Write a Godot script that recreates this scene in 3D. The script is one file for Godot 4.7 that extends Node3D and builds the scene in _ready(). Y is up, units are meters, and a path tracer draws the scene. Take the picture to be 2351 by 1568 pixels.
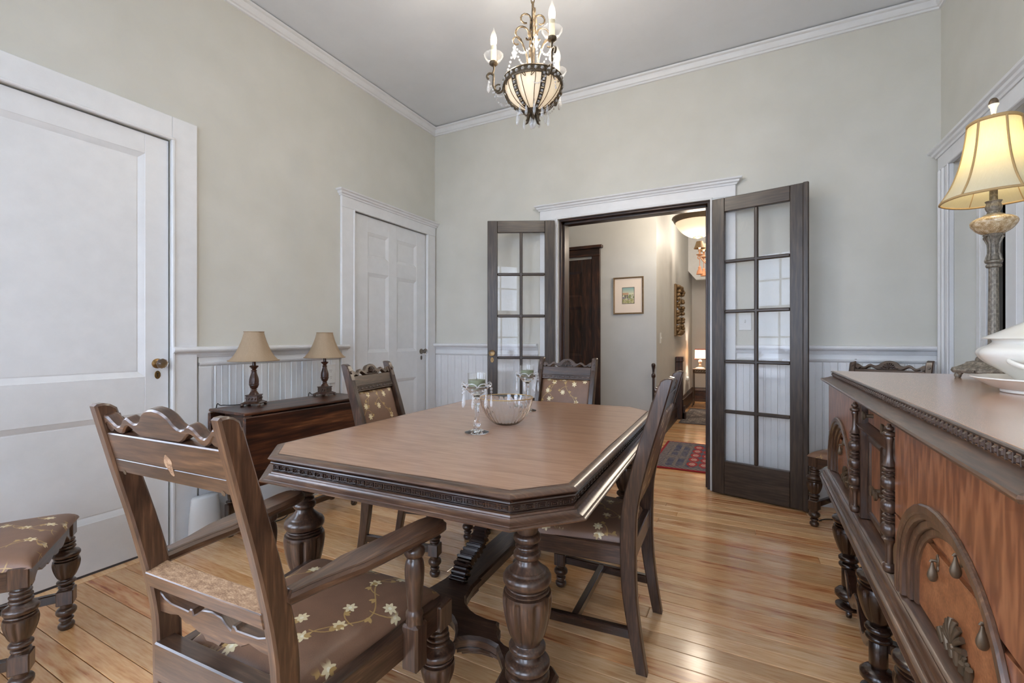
extends Node3D

var M := {}
var taken := {}
var X := Transform3D.IDENTITY
var rng := RandomNumberGenerator.new()
var chair_proto: Node3D

func _ready() -> void:
	rng.seed = 7
	setup_view()
	make_materials()
	build_room()
	build_hall()
	build_floor()
	build_table()
	build_chairs()
	build_sideboard()
	build_drop_leaf()
	build_chandelier()
	build_tall_lamp()
	build_tableware()
	build_hall_things()
	build_small_things()

# ---------------------------------------------------------------- camera, sky, exposure
func setup_view() -> void:
	var f := 1040.5
	var cam := Camera3D.new()
	cam.near = 0.05
	cam.far = 60.0
	cam.set_frustum(2.0 * 0.05 * 784.0 / f, Vector2(0, -6.0 * 0.05 / f), 0.05, 60.0)
	add_child(cam)
	cam.position = Vector3(2.763, 1.12, 3.665)
	cam.rotation = Vector3(0, deg_to_rad(27.34), 0)
	cam.current = true
	var we := WorldEnvironment.new()
	var e := Environment.new()
	e.background_mode = Environment.BG_COLOR
	e.background_color = Color(0.845, 0.905, 1.0)
	e.background_energy_multiplier = 11.5
	e.ambient_light_source = Environment.AMBIENT_SOURCE_DISABLED
	e.tonemap_mode = Environment.TONE_MAPPER_LINEAR
	e.tonemap_exposure = 1.0
	e.sdfgi_enabled = true
	e.ssao_enabled = true
	e.ssil_enabled = true
	we.environment = e
	add_child(we)

# ---------------------------------------------------------------- mesh helpers
func S() -> SurfaceTool:
	var s := SurfaceTool.new()
	s.begin(Mesh.PRIMITIVE_TRIANGLES)
	X = Transform3D.IDENTITY
	return s

func tri(s: SurfaceTool, a: Vector3, b: Vector3, c: Vector3) -> void:
	s.add_vertex(X * a)
	s.add_vertex(X * c)
	s.add_vertex(X * b)

func quad(s: SurfaceTool, a: Vector3, b: Vector3, c: Vector3, d: Vector3) -> void:
	tri(s, a, b, c)
	tri(s, a, c, d)

func poly(s: SurfaceTool, p: Array, out: Vector3) -> void:
	var n: Vector3 = (p[1] - p[0]).cross(p[2] - p[0])
	var q := p.duplicate()
	if n.dot(out) < 0:
		q.reverse()
	for i in range(1, q.size() - 1):
		tri(s, q[0], q[i], q[i + 1])

func bx(s: SurfaceTool, c: Vector3, z: Vector3, b := 0.0, bas := Basis.IDENTITY) -> void:
	s.set_smooth_group(-1)
	var h := z * 0.5
	b = minf(b, minf(h.x, minf(h.y, h.z)) * 0.9)
	var old := X
	X = X * Transform3D(bas, c)
	if b <= 0.0:
		for ax in 3:
			for sg in [-1.0, 1.0]:
				var o := Vector3.ZERO
				o[ax] = sg
				var u := (ax + 1) % 3
				var v := (ax + 2) % 3
				var p := []
				for k in [[-1, -1], [1, -1], [1, 1], [-1, 1]]:
					var q := Vector3.ZERO
					q[ax] = sg * h[ax]
					q[u] = k[0] * h[u]
					q[v] = k[1] * h[v]
					p.append(q)
				poly(s, p, o)
	else:
		var i := h - Vector3(b, b, b)
		for ax in 3:
			var u := (ax + 1) % 3
			var v := (ax + 2) % 3
			for sg in [-1.0, 1.0]:
				var o := Vector3.ZERO
				o[ax] = sg
				var p := []
				for k in [[-1, -1], [1, -1], [1, 1], [-1, 1]]:
					var q := Vector3.ZERO
					q[ax] = sg * h[ax]
					q[u] = k[0] * i[u]
					q[v] = k[1] * i[v]
					p.append(q)
				poly(s, p, o)
				for sv in [-1.0, 1.0]:
					var e := []
					for k in [-1.0, 1.0]:
						var q := Vector3.ZERO
						q[ax] = k * i[ax]
						q[u] = sg * h[u]
						q[v] = sv * i[v]
						e.append(q)
					for k in [1.0, -1.0]:
						var q := Vector3.ZERO
						q[ax] = k * i[ax]
						q[u] = sg * i[u]
						q[v] = sv * h[v]
						e.append(q)
					var oo := Vector3.ZERO
					oo[u] = sg
					oo[v] = sv
					poly(s, e, oo)
		for a in [-1.0, 1.0]:
			for bb in [-1.0, 1.0]:
				for cc in [-1.0, 1.0]:
					poly(s, [Vector3(a * h.x, bb * i.y, cc * i.z), Vector3(a * i.x, bb * h.y, cc * i.z), Vector3(a * i.x, bb * i.y, cc * h.z)], Vector3(a, bb, cc))
	X = old

# box given by its two corners
func bc(s: SurfaceTool, a: Vector3, b: Vector3, bev := 0.0) -> void:
	bx(s, (a + b) * 0.5, (b - a).abs(), bev)

# turned shape: bottom-up list of Vector2(radius, height)
func lathe(s: SurfaceTool, pr: Array, seg := 24, c := Vector3.ZERO, fl := {}) -> void:
	var g := 1
	for i in pr.size() - 1:
		if i > 0:
			var d0: Vector2 = pr[i] - pr[i - 1]
			var d1: Vector2 = pr[i + 1] - pr[i]
			if absf(d0.angle_to(d1)) > 0.85:
				g += 1
		s.set_smooth_group(g)
		for k in seg:
			var a := lp(pr[i], k, seg, fl) + c
			var b := lp(pr[i], k + 1, seg, fl) + c
			var d := lp(pr[i + 1], k, seg, fl) + c
			var e := lp(pr[i + 1], k + 1, seg, fl) + c
			if pr[i].x > 1e-6:
				tri(s, a, b, e)
			if pr[i + 1].x > 1e-6:
				tri(s, a, e, d)

func lp(p: Vector2, k: int, seg: int, fl: Dictionary) -> Vector3:
	var t := TAU * (k % seg) / seg
	var r := p.x
	if not fl.is_empty() and p.y > fl.y0 and p.y < fl.y1:
		var w := minf(1.0, minf(p.y - fl.y0, fl.y1 - p.y) / fl.soft)
		var cg := cos(fl.n * t)
		if fl.get("convex", false):
			r *= 1.0 - fl.depth * w * (1.0 - absf(cos(fl.n * t * 0.5)))
		else:
			r *= 1.0 - fl.depth * w * smoothstep(0.45, 0.85, cg)
	return Vector3(r * cos(t), p.y, -r * sin(t))

# smooth a coarse profile with Catmull-Rom
func smooth_profile(pr: Array, n := 4) -> Array:
	var o := []
	for i in pr.size() - 1:
		var a: Vector2 = pr[maxi(i - 1, 0)]
		var b: Vector2 = pr[i]
		var c: Vector2 = pr[i + 1]
		var d: Vector2 = pr[mini(i + 2, pr.size() - 1)]
		for k in n:
			o.append(b.cubic_interpolate(c, a, d, float(k) / n))
	o.append(pr[-1])
	return o

# a bead (half torus) between two heights
func bead(r: float, y0: float, y1: float, bulge: float, n := 5) -> Array:
	var o := []
	for k in n + 1:
		var t := PI * k / n
		o.append(Vector2(r + bulge * sin(t), lerpf(y0, y1, 0.5 - 0.5 * cos(t))))
	return o

func extrude(s: SurfaceTool, pts: Array, z0: float, z1: float, bev := 0.0) -> void:
	var p := PackedVector2Array(pts)
	var ar := 0.0
	for i in p.size():
		ar += p[i].cross(p[(i + 1) % p.size()])
	if ar < 0:
		p.reverse()
	var n := p.size()
	var q := PackedVector2Array()
	for i in n:
		var d0 := (p[i] - p[(i - 1 + n) % n]).normalized()
		var d1 := (p[(i + 1) % n] - p[i]).normalized()
		var nn := Vector2(d0.y, -d0.x) + Vector2(d1.y, -d1.x)
		var l := nn.length_squared()
		q.append(p[i] - (nn * (2.0 / l) if l > 0.2 else nn) * bev)
	var ix := Geometry2D.triangulate_polygon(q if bev > 0 else p)
	if ix.is_empty():
		print("triangulation failed ", pts.size())
	s.set_smooth_group(-1)
	for i in range(0, ix.size(), 3):
		var a := q[ix[i]]
		var b := q[ix[i + 1]]
		var c := q[ix[i + 2]]
		if (b - a).cross(c - a) < 0:
			var t := b
			b = c
			c = t
		tri(s, Vector3(a.x, a.y, z1), Vector3(b.x, b.y, z1), Vector3(c.x, c.y, z1))
		tri(s, Vector3(a.x, a.y, z0), Vector3(c.x, c.y, z0), Vector3(b.x, b.y, z0))
	var g := 10
	for i in n:
		var j := (i + 1) % n
		var d0 := p[i] - p[(i - 1 + n) % n]
		if absf(d0.angle_to(p[j] - p[i])) > 0.6:
			g += 3
		s.set_smooth_group(g)
		quad(s, Vector3(p[i].x, p[i].y, z0 + bev), Vector3(p[j].x, p[j].y, z0 + bev), Vector3(p[j].x, p[j].y, z1 - bev), Vector3(p[i].x, p[i].y, z1 - bev))
		if bev > 0:
			s.set_smooth_group(g + 1)
			quad(s, Vector3(p[i].x, p[i].y, z1 - bev), Vector3(p[j].x, p[j].y, z1 - bev), Vector3(q[j].x, q[j].y, z1), Vector3(q[i].x, q[i].y, z1))
			s.set_smooth_group(g + 2)
			quad(s, Vector3(q[i].x, q[i].y, z0), Vector3(q[j].x, q[j].y, z0), Vector3(p[j].x, p[j].y, z0 + bev), Vector3(p[i].x, p[i].y, z0 + bev))

func tube(s: SurfaceTool, pts: Array, rad, seg := 8, closed := false) -> void:
	var n := pts.size()
	var up := Vector3.UP
	var rings := []
	s.set_smooth_group(1)
	for i in n:
		var a: Vector3 = pts[(i - 1 + n) % n] if closed or i > 0 else pts[0]
		var b: Vector3 = pts[(i + 1) % n] if closed or i < n - 1 else pts[n - 1]
		var d := (b - a).normalized()
		if i == 0:
			up = Vector3.UP if absf(d.y) < 0.9 else Vector3.RIGHT
		up = (up - d * up.dot(d)).normalized()
		var sd := d.cross(up)
		var r: float = rad[i] if rad is Array else rad
		var ring := []
		for k in seg:
			var t := TAU * k / seg
			ring.append(pts[i] + (up * cos(t) + sd * sin(t)) * r)
		rings.append(ring)
	for i in (n if closed else n - 1):
		var j := (i + 1) % n
		for k in seg:
			var l := (k + 1) % seg
			quad(s, rings[i][k], rings[i][l], rings[j][l], rings[j][k])
	if not closed:
		s.set_smooth_group(-1)
		for e in [[0, 1], [n - 1, n - 2]]:
			poly(s, rings[e[0]], pts[e[0]] - pts[e[1]])

# moulding: profile of Vector2(out, y) bottom-up along a path of Vector2(x, z)
func sweep(s: SurfaceTool, pr: Array, path: Array, closed := false, side := 1.0, soft := 0.7) -> void:
	var n := path.size()
	if closed:
		var c := Vector2.ZERO
		for p in path:
			c += p / n
		var d: Vector2 = path[1] - path[0]
		side = signf(Vector2(d.y, -d.x).dot((path[0] + path[1]) * 0.5 - c))
	var mit := []
	for i in n:
		var d0: Vector2
		var d1: Vector2
		if closed or (i > 0 and i < n - 1):
			d0 = (path[i] - path[(i - 1 + n) % n]).normalized()
			d1 = (path[(i + 1) % n] - path[i]).normalized()
		else:
			d0 = (path[1] - path[0]).normalized() if i == 0 else (path[n - 1] - path[n - 2]).normalized()
			d1 = d0
		var nn := (Vector2(d0.y, -d0.x) + Vector2(d1.y, -d1.x)) * side
		mit.append(nn * 2.0 / nn.length_squared())
	var g := 5
	for i in pr.size() - 1:
		if i > 0:
			var e0: Vector2 = pr[i] - pr[i - 1]
			if absf(e0.angle_to(pr[i + 1] - pr[i])) > soft:
				g += 1
		for j in (n if closed else n - 1):
			var k := (j + 1) % n
			s.set_smooth_group(g * 64 + j)
			var a := sp(path[j], mit[j], pr[i])
			var b := sp(path[k], mit[k], pr[i])
			var c := sp(path[k], mit[k], pr[i + 1])
			var d := sp(path[j], mit[j], pr[i + 1])
			if side > 0:
				quad(s, b, a, d, c)
			else:
				quad(s, a, b, c, d)
	if not closed:
		s.set_smooth_group(-1)
		for e in [0, n - 1]:
			var dd: Vector2 = path[0] - path[1] if e == 0 else path[n - 1] - path[n - 2]
			var cap := []
			for p in pr:
				cap.append(p)
			var ix := Geometry2D.triangulate_polygon(PackedVector2Array(cap))
			for t in range(0, ix.size(), 3):
				poly(s, [sp(path[e], mit[e], cap[ix[t]]), sp(path[e], mit[e], cap[ix[t + 1]]), sp(path[e], mit[e], cap[ix[t + 2]])], Vector3(dd.x, 0, dd.y))

func sp(p: Vector2, m: Vector2, q: Vector2) -> Vector3:
	return Vector3(p.x + m.x * q.x, q.y, p.y + m.y * q.x)

# puffed upholstery over four plan corners (order: back-left, back-right, front-right, front-left)
func pillow(s: SurfaceTool, c: Array, y0: float, h: float, n := 16, pw := 7.0, q := 0.42, crown := 0.25) -> void:
	var v := []
	for i in n + 1:
		var row := []
		for j in n + 1:
			var a := 2.0 * i / n - 1.0
			var b := 2.0 * j / n - 1.0
			a = signf(a) * (1.0 - pow(1.0 - absf(a), 1.7))
			b = signf(b) * (1.0 - pow(1.0 - absf(b), 1.7))
			var l: Vector2 = c[0].lerp(c[3], a * 0.5 + 0.5)
			var r: Vector2 = c[1].lerp(c[2], a * 0.5 + 0.5)
			var p := l.lerp(r, b * 0.5 + 0.5)
			var e := pow(maxf(0.0, (1.0 - pow(absf(a), pw)) * (1.0 - pow(absf(b), pw))), q)
			var y := y0 + h * e * (1.0 - crown + crown * (1.0 - a * a) * (1.0 - b * b))
			row.append(Vector3(p.x, y, p.y))
		v.append(row)
	s.set_smooth_group(1)
	for i in n:
		for j in n:
			poly(s, [v[i][j], v[i][j + 1], v[i + 1][j + 1], v[i + 1][j]], Vector3.UP)
	s.set_smooth_group(-1)
	poly(s, [v[0][0], v[0][n], v[n][n], v[n][0]], Vector3.DOWN)

func arc(c: Vector2, r: Vector2, a0: float, a1: float, n: int) -> Array:
	var o := []
	for k in n + 1:
		var t := deg_to_rad(lerpf(a0, a1, float(k) / n))
		o.append(c + Vector2(cos(t) * r.x, sin(t) * r.y))
	return o

func mirror_x(half: Array) -> Array:
	var o := half.duplicate()
	for i in range(half.size() - 1, -1, -1):
		if absf(half[i].x) > 1e-5:
			o.append(Vector2(-half[i].x, half[i].y))
	return o

# ---------------------------------------------------------------- objects
func part(parent: Node, called: String, s: SurfaceTool, m: Material) -> MeshInstance3D:
	s.generate_normals()
	var o := MeshInstance3D.new()
	o.name = called
	o.mesh = s.commit()
	o.material_override = m
	o.cast_shadow = GeometryInstance3D.SHADOW_CASTING_SETTING_ON
	if parent == self:
		o.name = numbered(called)
	parent.add_child(o, true)
	return o

func numbered(called: String) -> String:
	if not taken.has(called):
		taken[called] = 0
		return called
	taken[called] += 1
	return "%s_%03d" % [called, taken[called]]

func tag(o: Node, label: String, category: String, group := "") -> void:
	o.set_meta("label", label)
	o.set_meta("category", category)
	if group:
		o.set_meta("group", group)

func thing(called: String, label: String, category: String, at := Vector3.ZERO, turn := 0.0, group := "") -> Node3D:
	var o := Node3D.new()
	o.name = numbered(called)
	add_child(o)
	o.position = at
	o.rotation.y = turn
	tag(o, label, category, group)
	return o

func frame(called: String, label := "") -> Node3D:
	var o := Node3D.new()
	o.name = numbered(called)
	add_child(o)
	o.set_meta("kind", "structure")
	if label:
		o.set_meta("label", label)
	return o

func copy_of(o: Node3D, label: String, at: Vector3, turn: float) -> Node3D:
	var c: Node3D = o.duplicate()
	c.name = numbered(String(o.name).trim_suffix("_001"))
	add_child(c)
	c.position = at
	c.rotation.y = turn
	c.set_meta("label", label)
	return c

# ---------------------------------------------------------------- materials
func noise_bytes(n: int, sd: int, fr: float, oc: int, warp := 0.0) -> PackedByteArray:
	var z := FastNoiseLite.new()
	z.seed = sd
	z.noise_type = FastNoiseLite.TYPE_SIMPLEX_SMOOTH
	z.frequency = fr
	z.fractal_octaves = oc
	if warp > 0:
		z.domain_warp_enabled = true
		z.domain_warp_amplitude = warp
		z.domain_warp_frequency = fr * 0.6
	var im := z.get_seamless_image(n, n, false, false, 0.2, true)
	im.convert(Image.FORMAT_L8)
	return im.get_data()

# two noises blended and coloured by a ramp of [position, colour]
func ramp_tex(a: PackedByteArray, b: PackedByteArray, wb: float, ramp: Array, n := 512, rings := 0.0) -> ImageTexture:
	var g := Gradient.new()
	g.offsets = PackedFloat32Array(ramp.map(func(r): return r[0]))
	g.colors = PackedColorArray(ramp.map(func(r): return r[1]))
	var lr := PackedByteArray()
	lr.resize(768)
	for i in 256:
		var c := g.sample(i / 255.0)
		lr[i * 3] = int(c.r * 255)
		lr[i * 3 + 1] = int(c.g * 255)
		lr[i * 3 + 2] = int(c.b * 255)
	var o := PackedByteArray()
	o.resize(n * n * 3)
	for i in n * n:
		var v := a[i] * (1.0 - wb) + b[i] * wb
		if rings > 0:
			v = 127.5 + 127.5 * sin(b[i] * rings) * 0.55 + (a[i] - 127.5) * 0.45
		var k := clampi(int(v), 0, 255) * 3
		o[i * 3] = lr[k]
		o[i * 3 + 1] = lr[k + 1]
		o[i * 3 + 2] = lr[k + 2]
	return ImageTexture.create_from_image(Image.create_from_data(n, n, false, Image.FORMAT_RGB8, o))

func rgb(r: int, g: int, b: int) -> Color:
	return Color8(r, g, b)

func mat(col: Color, rough := 0.6, metal := 0.0, spec := 0.5) -> StandardMaterial3D:
	var m := StandardMaterial3D.new()
	m.albedo_color = col
	m.roughness = rough
	m.metallic = metal
	m.metallic_specular = spec
	return m

func tri_mat(t: Texture2D, sc: Vector3, rough := 0.5, world := false, off := Vector3.ZERO, tint := Color.WHITE) -> StandardMaterial3D:
	var m := StandardMaterial3D.new()
	m.albedo_color = tint
	m.albedo_texture = t
	m.uv1_triplanar = true
	m.uv1_world_triplanar = world
	m.uv1_scale = sc
	m.uv1_offset = off
	m.uv1_triplanar_sharpness = 6.0
	m.roughness = rough
	return m

func glow(col: Color, e: float, base := Color.WHITE) -> StandardMaterial3D:
	var m := mat(base, 0.5)
	m.emission_enabled = true
	m.emission = col
	m.emission_energy_multiplier = e
	return m

func wood_set(called: String, t: Texture2D, k: float, rough: float, coat := 0.0, tint := Color.WHITE) -> void:
	var st := 0.09
	for ax in [["x", Vector3(st, 1, 1)], ["y", Vector3(1, st, 1)], ["z", Vector3(1, 1, st)]]:
		var m := tri_mat(t, ax[1] * k, rough, false, Vector3(0.13, 0.37, 0.71), tint)
		if coat > 0:
			m.clearcoat_enabled = true
			m.clearcoat = coat
			m.clearcoat_roughness = 0.2
		M[called + "_" + ax[0]] = m

func make_materials() -> void:
	var fine := noise_bytes(512, 1, 0.02, 4, 12.0)
	var coarse := noise_bytes(512, 2, 0.006, 3, 30.0)
	var speck := noise_bytes(512, 3, 0.09, 3)
	var soft := noise_bytes(512, 4, 0.012, 4)
	# woods
	var dark := ramp_tex(fine, coarse, 0.45, [[0.2, rgb(44, 30, 23)], [0.45, rgb(64, 45, 35)], [0.65, rgb(78, 56, 43)], [0.85, rgb(104, 78, 59)]])
	wood_set("dark", dark, 11.0, 0.3, 0.5)
	wood_set("brown", dark, 11.0, 0.3, 0.55, Color(1.22, 1.2, 1.15))
	wood_set("black", dark, 11.0, 0.26, 0.5, Color(0.7, 0.64, 0.62))
	var top := ramp_tex(fine, coarse, 0.35, [[0.2, rgb(160, 117, 88)], [0.45, rgb(176, 132, 102)], [0.65, rgb(185, 142, 111)], [0.9, rgb(196, 155, 123)]])
	wood_set("top", top, 7.0, 0.3, 0.7)
	wood_set("board", top, 4.0, 0.22, 1.0, Color(1.08, 1.07, 1.02))
	var flame := ramp_tex(soft, coarse, 0.5, [[0.15, rgb(112, 66, 44)], [0.4, rgb(130, 79, 52)], [0.6, rgb(144, 90, 60)], [0.85, rgb(162, 106, 72)]], 512, 0.05)
	M.flame = tri_mat(flame, Vector3(5.0, 1.0, 5.0), 0.3, false, Vector3(0.2, 0.1, 0.4))
	M.flame.clearcoat_enabled = true
	M.flame.clearcoat = 0.3
	M.flame.clearcoat_roughness = 0.2
	M.burl = tri_mat(ramp_tex(speck, soft, 0.55, [[0.2, rgb(122, 72, 44)], [0.5, rgb(152, 95, 60)], [0.8, rgb(178, 120, 80)]]), Vector3(3, 3, 3), 0.32)
	var leafw := ramp_tex(fine, coarse, 0.5, [[0.2, rgb(26, 13, 9)], [0.5, rgb(62, 34, 22)], [0.7, rgb(96, 58, 36)], [0.9, rgb(140, 92, 60)]])
	wood_set("drop", leafw, 4.0, 0.35, 0.2)
	var door := ramp_tex(fine, coarse, 0.3, [[0.2, rgb(44, 34, 27)], [0.5, rgb(60, 48, 39)], [0.8, rgb(78, 64, 52)]])
	wood_set("door", door, 5.0, 0.42, 0.1)
	var hdoor := ramp_tex(fine, coarse, 0.5, [[0.2, rgb(18, 8, 5)], [0.5, rgb(44, 23, 14)], [0.8, rgb(86, 52, 34)]])
	wood_set("hall", hdoor, 7.0, 0.42, 0.1)
	M.worn = tri_mat(ramp_tex(speck, fine, 0.5, [[0.2, rgb(120, 88, 62)], [0.6, rgb(168, 134, 102)], [0.85, rgb(196, 164, 130)]]), Vector3(3, 9, 9), 0.8)
	# floor pine, several tones along x
	var pine_a := ramp_tex(fine, coarse, 0.4, [[0.15, rgb(204, 152, 102)], [0.4, rgb(222, 176, 126)], [0.6, rgb(230, 188, 140)], [0.9, rgb(238, 202, 158)]])
	var pine_b := ramp_tex(fine, coarse, 0.65, [[0.15, rgb(152, 84, 50)], [0.36, rgb(204, 146, 98)], [0.6, rgb(226, 180, 132)], [0.9, rgb(236, 198, 152)]])
	for i in 10:
		var q := [Color(1, 1, 1), Color(0.95, 0.94, 0.92), Color(1.03, 1.02, 1.0), Color(0.9, 0.87, 0.83), Color(0.97, 0.92, 0.86)][i % 5] as Color
		M["pine%d" % i] = tri_mat(pine_b if i % 3 == 1 else pine_a, Vector3(0.8, 8.0, 8.0), 0.17 + 0.02 * (i % 3), true, Vector3(i * 0.173, 0, i * 0.291), q)
		M["pine%d" % i].clearcoat_enabled = true
		M["pine%d" % i].clearcoat = 0.4
		M["pine%d" % i].clearcoat_roughness = 0.14
	M.under = mat(rgb(92, 64, 42), 0.9)
	# paint
	var plaster := ramp_tex(soft, coarse, 0.6, [[0.2, rgb(206, 204, 194)], [0.8, rgb(212, 210, 201)]])
	M.wall = tri_mat(plaster, Vector3(0.6, 0.6, 0.6), 0.75, true)
	M.white = tri_mat(ramp_tex(soft, fine, 0.5, [[0.2, rgb(224, 225, 226)], [0.8, rgb(230, 231, 232)]]), Vector3(1, 1, 1), 0.42, true)
	M.ceiling = tri_mat(ramp_tex(soft, coarse, 0.5, [[0.2, rgb(222, 226, 231)], [0.8, rgb(227, 231, 236)]]), Vector3(0.5, 0.5, 0.5), 0.85, true)
	M.grey = tri_mat(ramp_tex(soft, coarse, 0.6, [[0.2, rgb(186, 186, 183)], [0.8, rgb(193, 193, 190)]]), Vector3(0.6, 0.6, 0.6), 0.55, true)
	M.bounce_ground = mat(rgb(178, 178, 172), 0.95)  # ground colour kept pale to bounce daylight up onto the ceiling
	M.plastic = mat(rgb(226, 226, 224), 0.35)
	# metals, glass
	M.bronze = tri_mat(ramp_tex(speck, soft, 0.4, [[0.2, rgb(50, 41, 32)], [0.5, rgb(88, 75, 58)], [0.85, rgb(140, 122, 94)]]), Vector3(14, 14, 14), 0.45)
	M.bronze.metallic = 0.45
	M.gold = tri_mat(ramp_tex(speck, soft, 0.4, [[0.2, rgb(66, 50, 34)], [0.5, rgb(118, 94, 64)], [0.85, rgb(170, 142, 102)]]), Vector3(14, 14, 14), 0.4)
	M.gold.metallic = 0.4
	M.brass = mat(rgb(140, 110, 70), 0.35, 0.8)
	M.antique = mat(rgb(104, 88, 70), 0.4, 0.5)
	M.pewter = tri_mat(ramp_tex(speck, soft, 0.5, [[0.2, rgb(74, 68, 60)], [0.5, rgb(122, 114, 102)], [0.85, rgb(172, 164, 150)]]), Vector3(10, 10, 10), 0.5)
	M.pewter.metallic = 0.3
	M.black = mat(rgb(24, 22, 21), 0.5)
	var gl := mat(Color(0.97, 0.98, 0.98, 0.03), 0.02, 0.0, 0.3)
	gl.transparency = BaseMaterial3D.TRANSPARENCY_ALPHA
	M.pane = gl
	var cr := mat(Color(0.98, 0.99, 1.0, 0.01), 0.02)
	cr.refraction_enabled = true
	cr.refraction_scale = 0.05
	cr.transparency = BaseMaterial3D.TRANSPARENCY_ALPHA
	M.crystal = cr
	var pz := mat(Color(0.96, 0.965, 0.97, 0.28), 0.06, 0.0, 0.8)
	pz.transparency = BaseMaterial3D.TRANSPARENCY_ALPHA
	M.prism = pz
	var bo := mat(Color(0.96, 0.965, 0.97, 0.05), 0.06, 0.0, 0.8)
	bo.transparency = BaseMaterial3D.TRANSPARENCY_ALPHA
	M.saucer = bo
	var bg := mat(Color(1.0, 0.97, 0.92, 0.004), 0.03)
	bg.transparency = BaseMaterial3D.TRANSPARENCY_ALPHA
	M.bulb_glass = bg
	var cup := mat(Color(0.9, 0.9, 0.84, 0.04), 0.03)
	cup.transparency = BaseMaterial3D.TRANSPARENCY_ALPHA
	M.cup = cup
	M.wax = mat(rgb(98, 108, 72), 0.6)
	M.wick = mat(rgb(30, 28, 26), 0.9)
	M.porcelain = mat(rgb(236, 232, 222), 0.16)
	M.porcelain.clearcoat_enabled = true
	M.porcelain.clearcoat = 0.5
	# cloth
	M.fabric = tri_mat(vine_texture(), Vector3(2.0, 2.0, 2.0), 0.42)
	M.shade = tri_mat(ramp_tex(speck, fine, 0.3, [[0.2, rgb(158, 136, 110)], [0.8, rgb(172, 150, 124)]]), Vector3(10, 3, 10), 0.85)
	M.trim = mat(rgb(176, 146, 100), 0.8)
	var ls := tri_mat(ramp_tex(speck, fine, 0.5, [[0.2, rgb(230, 224, 198)], [0.8, rgb(238, 233, 212)]]), Vector3(14, 2, 14), 0.8)
	ls.backlight_enabled = true
	ls.backlight = rgb(240, 234, 210)
	M.litshade = ls
	M.rim_gold = mat(rgb(206, 170, 110), 0.3, 0.7)
	M.stone = tri_mat(ramp_tex(speck, soft, 0.5, [[0.2, rgb(120, 92, 58)], [0.5, rgb(188, 160, 120)], [0.8, rgb(232, 222, 200)]]), Vector3(5, 9, 5), 0.2)
	M.alabaster = glow(Color(1.0, 0.9, 0.76), 0.5, rgb(238, 224, 198))
	M.bulb = glow(Color(1.0, 0.93, 0.82), 8.0)
	M.candle = mat(rgb(214, 202, 172), 0.6)

func put(im: Image, x: float, y: float, r: float, c: Color) -> void:
	var n := im.get_width()
	var k := int(ceil(r))
	for j in range(-k, k + 1):
		for i in range(-k, k + 1):
			if i * i + j * j <= r * r:
				im.set_pixel(posmod(int(x) + i, n), posmod(int(y) + j, n), c)

func stroke(im: Image, pts: Array, r: float, c: Color) -> void:
	for i in pts.size() - 1:
		var a: Vector2 = pts[i]
		var b: Vector2 = pts[i + 1]
		var st := maxi(1, int(a.distance_to(b) / 1.5))
		for k in st:
			var p := a.lerp(b, float(k) / st)
			put(im, p.x, p.y, r, c)

func petals(im: Image, c: Vector2, n: int, l: float, w: float, col: Color, a0: float, spread := TAU) -> void:
	for i in n:
		var t := a0 + spread * i / n
		for k in 14:
			var u := k / 13.0
			put(im, c.x + cos(t) * l * u, c.y + sin(t) * l * u, maxf(0.8, w * sin(PI * (0.12 + 0.88 * u))), col)

# brown satin with embroidered vines, leaves and lilies
func vine_texture() -> ImageTexture:
	var n := 1024
	var im := Image.create(n, n, false, Image.FORMAT_RGB8)
	var w := noise_bytes(n, 21, 0.15, 2)
	var w2 := noise_bytes(n, 22, 0.008, 2)
	for y in n:
		for x in n:
			var v := 0.92 + 0.1 * (w[y * n + x] / 255.0) + 0.08 * (w2[y * n + x] / 255.0) + (0.03 if (y / 2) % 2 == 0 else 0.0)
			im.set_pixel(x, y, Color(0.49 * v, 0.365 * v, 0.285 * v))
	var vine := rgb(176, 142, 88)
	var leaf := rgb(186, 152, 96)
	var lily := rgb(232, 214, 172)
	for h in 3:
		var ox := 90.0 + 341.0 * h
		var oy := 380.0 * h
		var main := []
		for k in 61:
			var y := k / 60.0 * 1024.0
			main.append(Vector2(ox + 80.0 * sin(y / 1024.0 * TAU * 2.0), oy + y))
		stroke(im, main, 3.4, vine)
		for b in 8:
			var p: Vector2 = main[b * 7 + 3]
			var sg := 1.0 if b % 2 == 0 else -1.0
			var cl := []
			for k in 30:
				var t := k / 29.0
				var ang := -0.4 + t * (4.6 if b % 3 == 0 else 3.2)
				var rr := 74.0 * (1.0 - 0.5 * t)
				cl.append(p + Vector2(sg * (sin(ang * 0.8) * rr + 46.0 * t), 50.0 * t + (1.0 - cos(ang)) * rr * 0.55))
			stroke(im, cl, 2.9, vine)
			petals(im, cl[-1], 6 + b % 2, 37.0, 9.5, lily, b * 0.7)
			put(im, cl[-1].x, cl[-1].y, 9.0, rgb(246, 236, 208))
			petals(im, cl[14], 2, 32.0, 9.0, leaf, b * 1.1, 1.6)
			petals(im, main[b * 7 + 1], 2, 34.0, 9.0, leaf, b * 0.9 + 1.0, 1.8)
	return ImageTexture.create_from_image(im)

# ---------------------------------------------------------------- room shell
const CEIL := 3.21
const RX := 3.82
const FZ := 5.1

# frame whose local z faces the room: left wall, back wall, right wall
func on_left(z: float) -> Transform3D:
	return Transform3D(Basis(Vector3.UP, PI / 2), Vector3(0, 0, z))
func on_right(z: float) -> Transform3D:
	return Transform3D(Basis(Vector3.UP, -PI / 2), Vector3(RX, 0, z))

const UPRIGHT := Basis(Vector3(1, 0, 0), Vector3(0, 0, 1), Vector3(0, -1, 0))

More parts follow.
